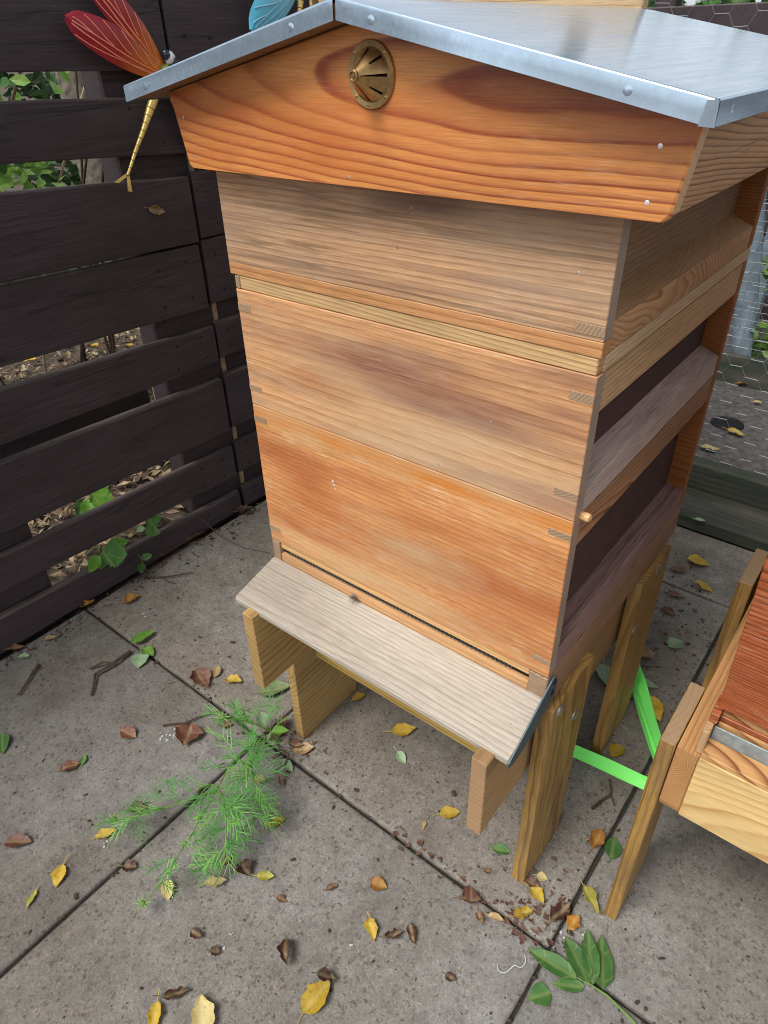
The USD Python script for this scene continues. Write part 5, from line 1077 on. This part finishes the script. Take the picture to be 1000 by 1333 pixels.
M['red_vein'] = plain('red_vein', (.78, .24, .16), .3, .2); M['blue_vein'] = plain('blue_vein', (.35, .60, .70), .35, .3)
M['red_wing'] = wing_mat('red_wing', (.62, .19, .008), (.24, .009, .006), (.25, .005, .018), (-.64, .425, 1.046), .26)
d1, Q1 = dragonfly('dragonfly', 'red winged gold dragonfly ornament fixed to the fence behind the roof corner', (.4175, 1.036), (.42, .55), (M['gold_green'], M['gold'], M['red_wing'], M['red_vein'], M['eye']))
wing((.416, 1.042), (.236, 1.128), .30, .012, M['red_wing'], M['red_vein'], d1, -.636)
wing((.424, 1.052), (.292, 1.185), .28, .016, M['red_wing'], M['red_vein'], d1, -.642)
wing((.432, 1.030), (.505, .86), .30, .012, M['red_wing'], M['red_vein'], d1, -.636)
wing((.440, 1.040), (.585, .93), .28, .016, M['red_wing'], M['red_vein'], d1, -.642)
M['blue_wing'] = wing_mat('blue_wing', (.16, .34, .42), (.16, .46, .56), (.08, .42, .58), (-.64, .80, 1.20), .2)
d2, Q2 = dragonfly('dragonfly', 'second dragonfly ornament whose pale blue wing tip shows above the roof edge', (.84, 1.235), (.3, .95), (M['gold_green'], M['gold'], M['blue_wing'], M['blue_vein'], M['eye']))
wing((.832, 1.232), (.648, 1.107), .34, .012, M['blue_wing'], M['blue_vein'], d2, -.636)
wing((.834, 1.242), (.66, 1.29), .28, .016, M['blue_wing'], M['blue_vein'], d2, -.642)
wing((.848, 1.232), (1.03, 1.15), .30, .012, M['blue_wing'], M['blue_vein'], d2, -.636)
wing((.846, 1.242), (1.02, 1.31), .28, .016, M['blue_wing'], M['blue_vein'], d2, -.642)

# ------------------------------------------------------------------ green strap
def ribbon(path, width_dir, w, t=.0012, n=60):
    p = curve(path, n); wd = curve(width_dir, n); wd /= np.linalg.norm(wd, axis=1)[:, None]; P = np.stack([p - wd * w / 2, p - wd * w / 6, p + wd * w / 6, p + wd * w / 2], 1)
    s = np.concatenate([[0], np.cumsum(np.linalg.norm(np.diff(p, axis=0), axis=1))]); m = grid_surface(P, t); uv = np.zeros((len(m.vertices), 2)); base = np.stack([np.repeat(s, 4), np.tile([0, .33, .66, 1.0], n)], 1); uv[:len(base)] = base; uv[len(base):2 * len(base)] = base
    return m, uv
spn = thing('strap', 'fluorescent green webbing strap looped loosely between the two hive stands', 'strap', (.5, .35, 0))
def strap_piece(path, wd, w=.025):
    m, uv = ribbon(path, wd, w); usdkit.mesh(stage, spn.path + '/' + numbered(spn.path, 'webbing'), trimesh.Trimesh(m.vertices - spn.base, m.faces, process=False), M['strap'], smooth=True, uv=uv)
strap_piece([(.38, .262, .020), (.434, .268, .0185), (.475, .275, .0160), (.515, .282, .0120), (.555, .289, .0085), (.585, .296, .0080), (.605, .303, .0080)],
            [(-.10, .35, .93), (-.10, .35, .93), (-.18, .44, .84), (-.32, .55, .68), (-.45, .62, .42), (-.5, .64, .25), (-.5, .64, .25)])
strap_piece([(.612, .286, .010), (.585, .318, .012), (.546, .371, .015), (.512, .418, .018), (.482, .463, .020), (.455, .507, .022), (.425, .545, .024), (.385, .575, .020)],
            [(.82, .55, -.1), (.82, .55, -.1), (.82, .55, -.1), (.82, .55, -.1), (.75, .50, .25), (.40, .28, .80), (.2, .3, .9), (.2, .3, .9)])
strap_piece([(.600, .286, .0125), (.565, .332, .012), (.530, .378, .012), (.500, .418, .014), (.470, .462, .018), (.452, .490, .020)],
            [(.3, .3, .9), (.25, .3, .9), (.2, .25, .95), (.2, .25, .95), (.25, .3, .9), (.3, .3, .9)], .018)

# ------------------------------------------------------------------ bee at the entrance
bee = thing('bee', 'small dark bee at the hive entrance', 'bee', (.166, -.004, .436))
bb = np.array([.166, -.006, .4375])
obj('body', tube([bb + (-.006, 0, .0), bb + (-.004, 0, .0015), bb + (-.001, 0, .002), bb + (.0005, 0, .0014), bb + (.003, 0, .002), bb + (.005, 0, .0014), bb + (.007, 0, .001)], [.0006, .0022, .0022, .0013, .0022, .0016, .0008], 10), M['stem_brown'], bee, smooth=60)
for s in (-1, 1): obj('wing', hull([bb + (.002, s * .001, .0045), bb + (-.006, s * .0045, .0042), bb + (-.0065, s * .002, .0042), bb + (-.004, s * .005, .0042), bb + (-.004, s * .003, .0046)]), M['mesh_wire'], bee)
for k in range(3):
    for s in (-1, 1): obj('leg', tube([bb + (.002 - .002 * k, s * .001, .001), bb + (.003 - .003 * k, s * .004, .001), bb + (.003 - .0035 * k, s * .006, -.0035)], .0004, 4), M['stem_brown'], bee)
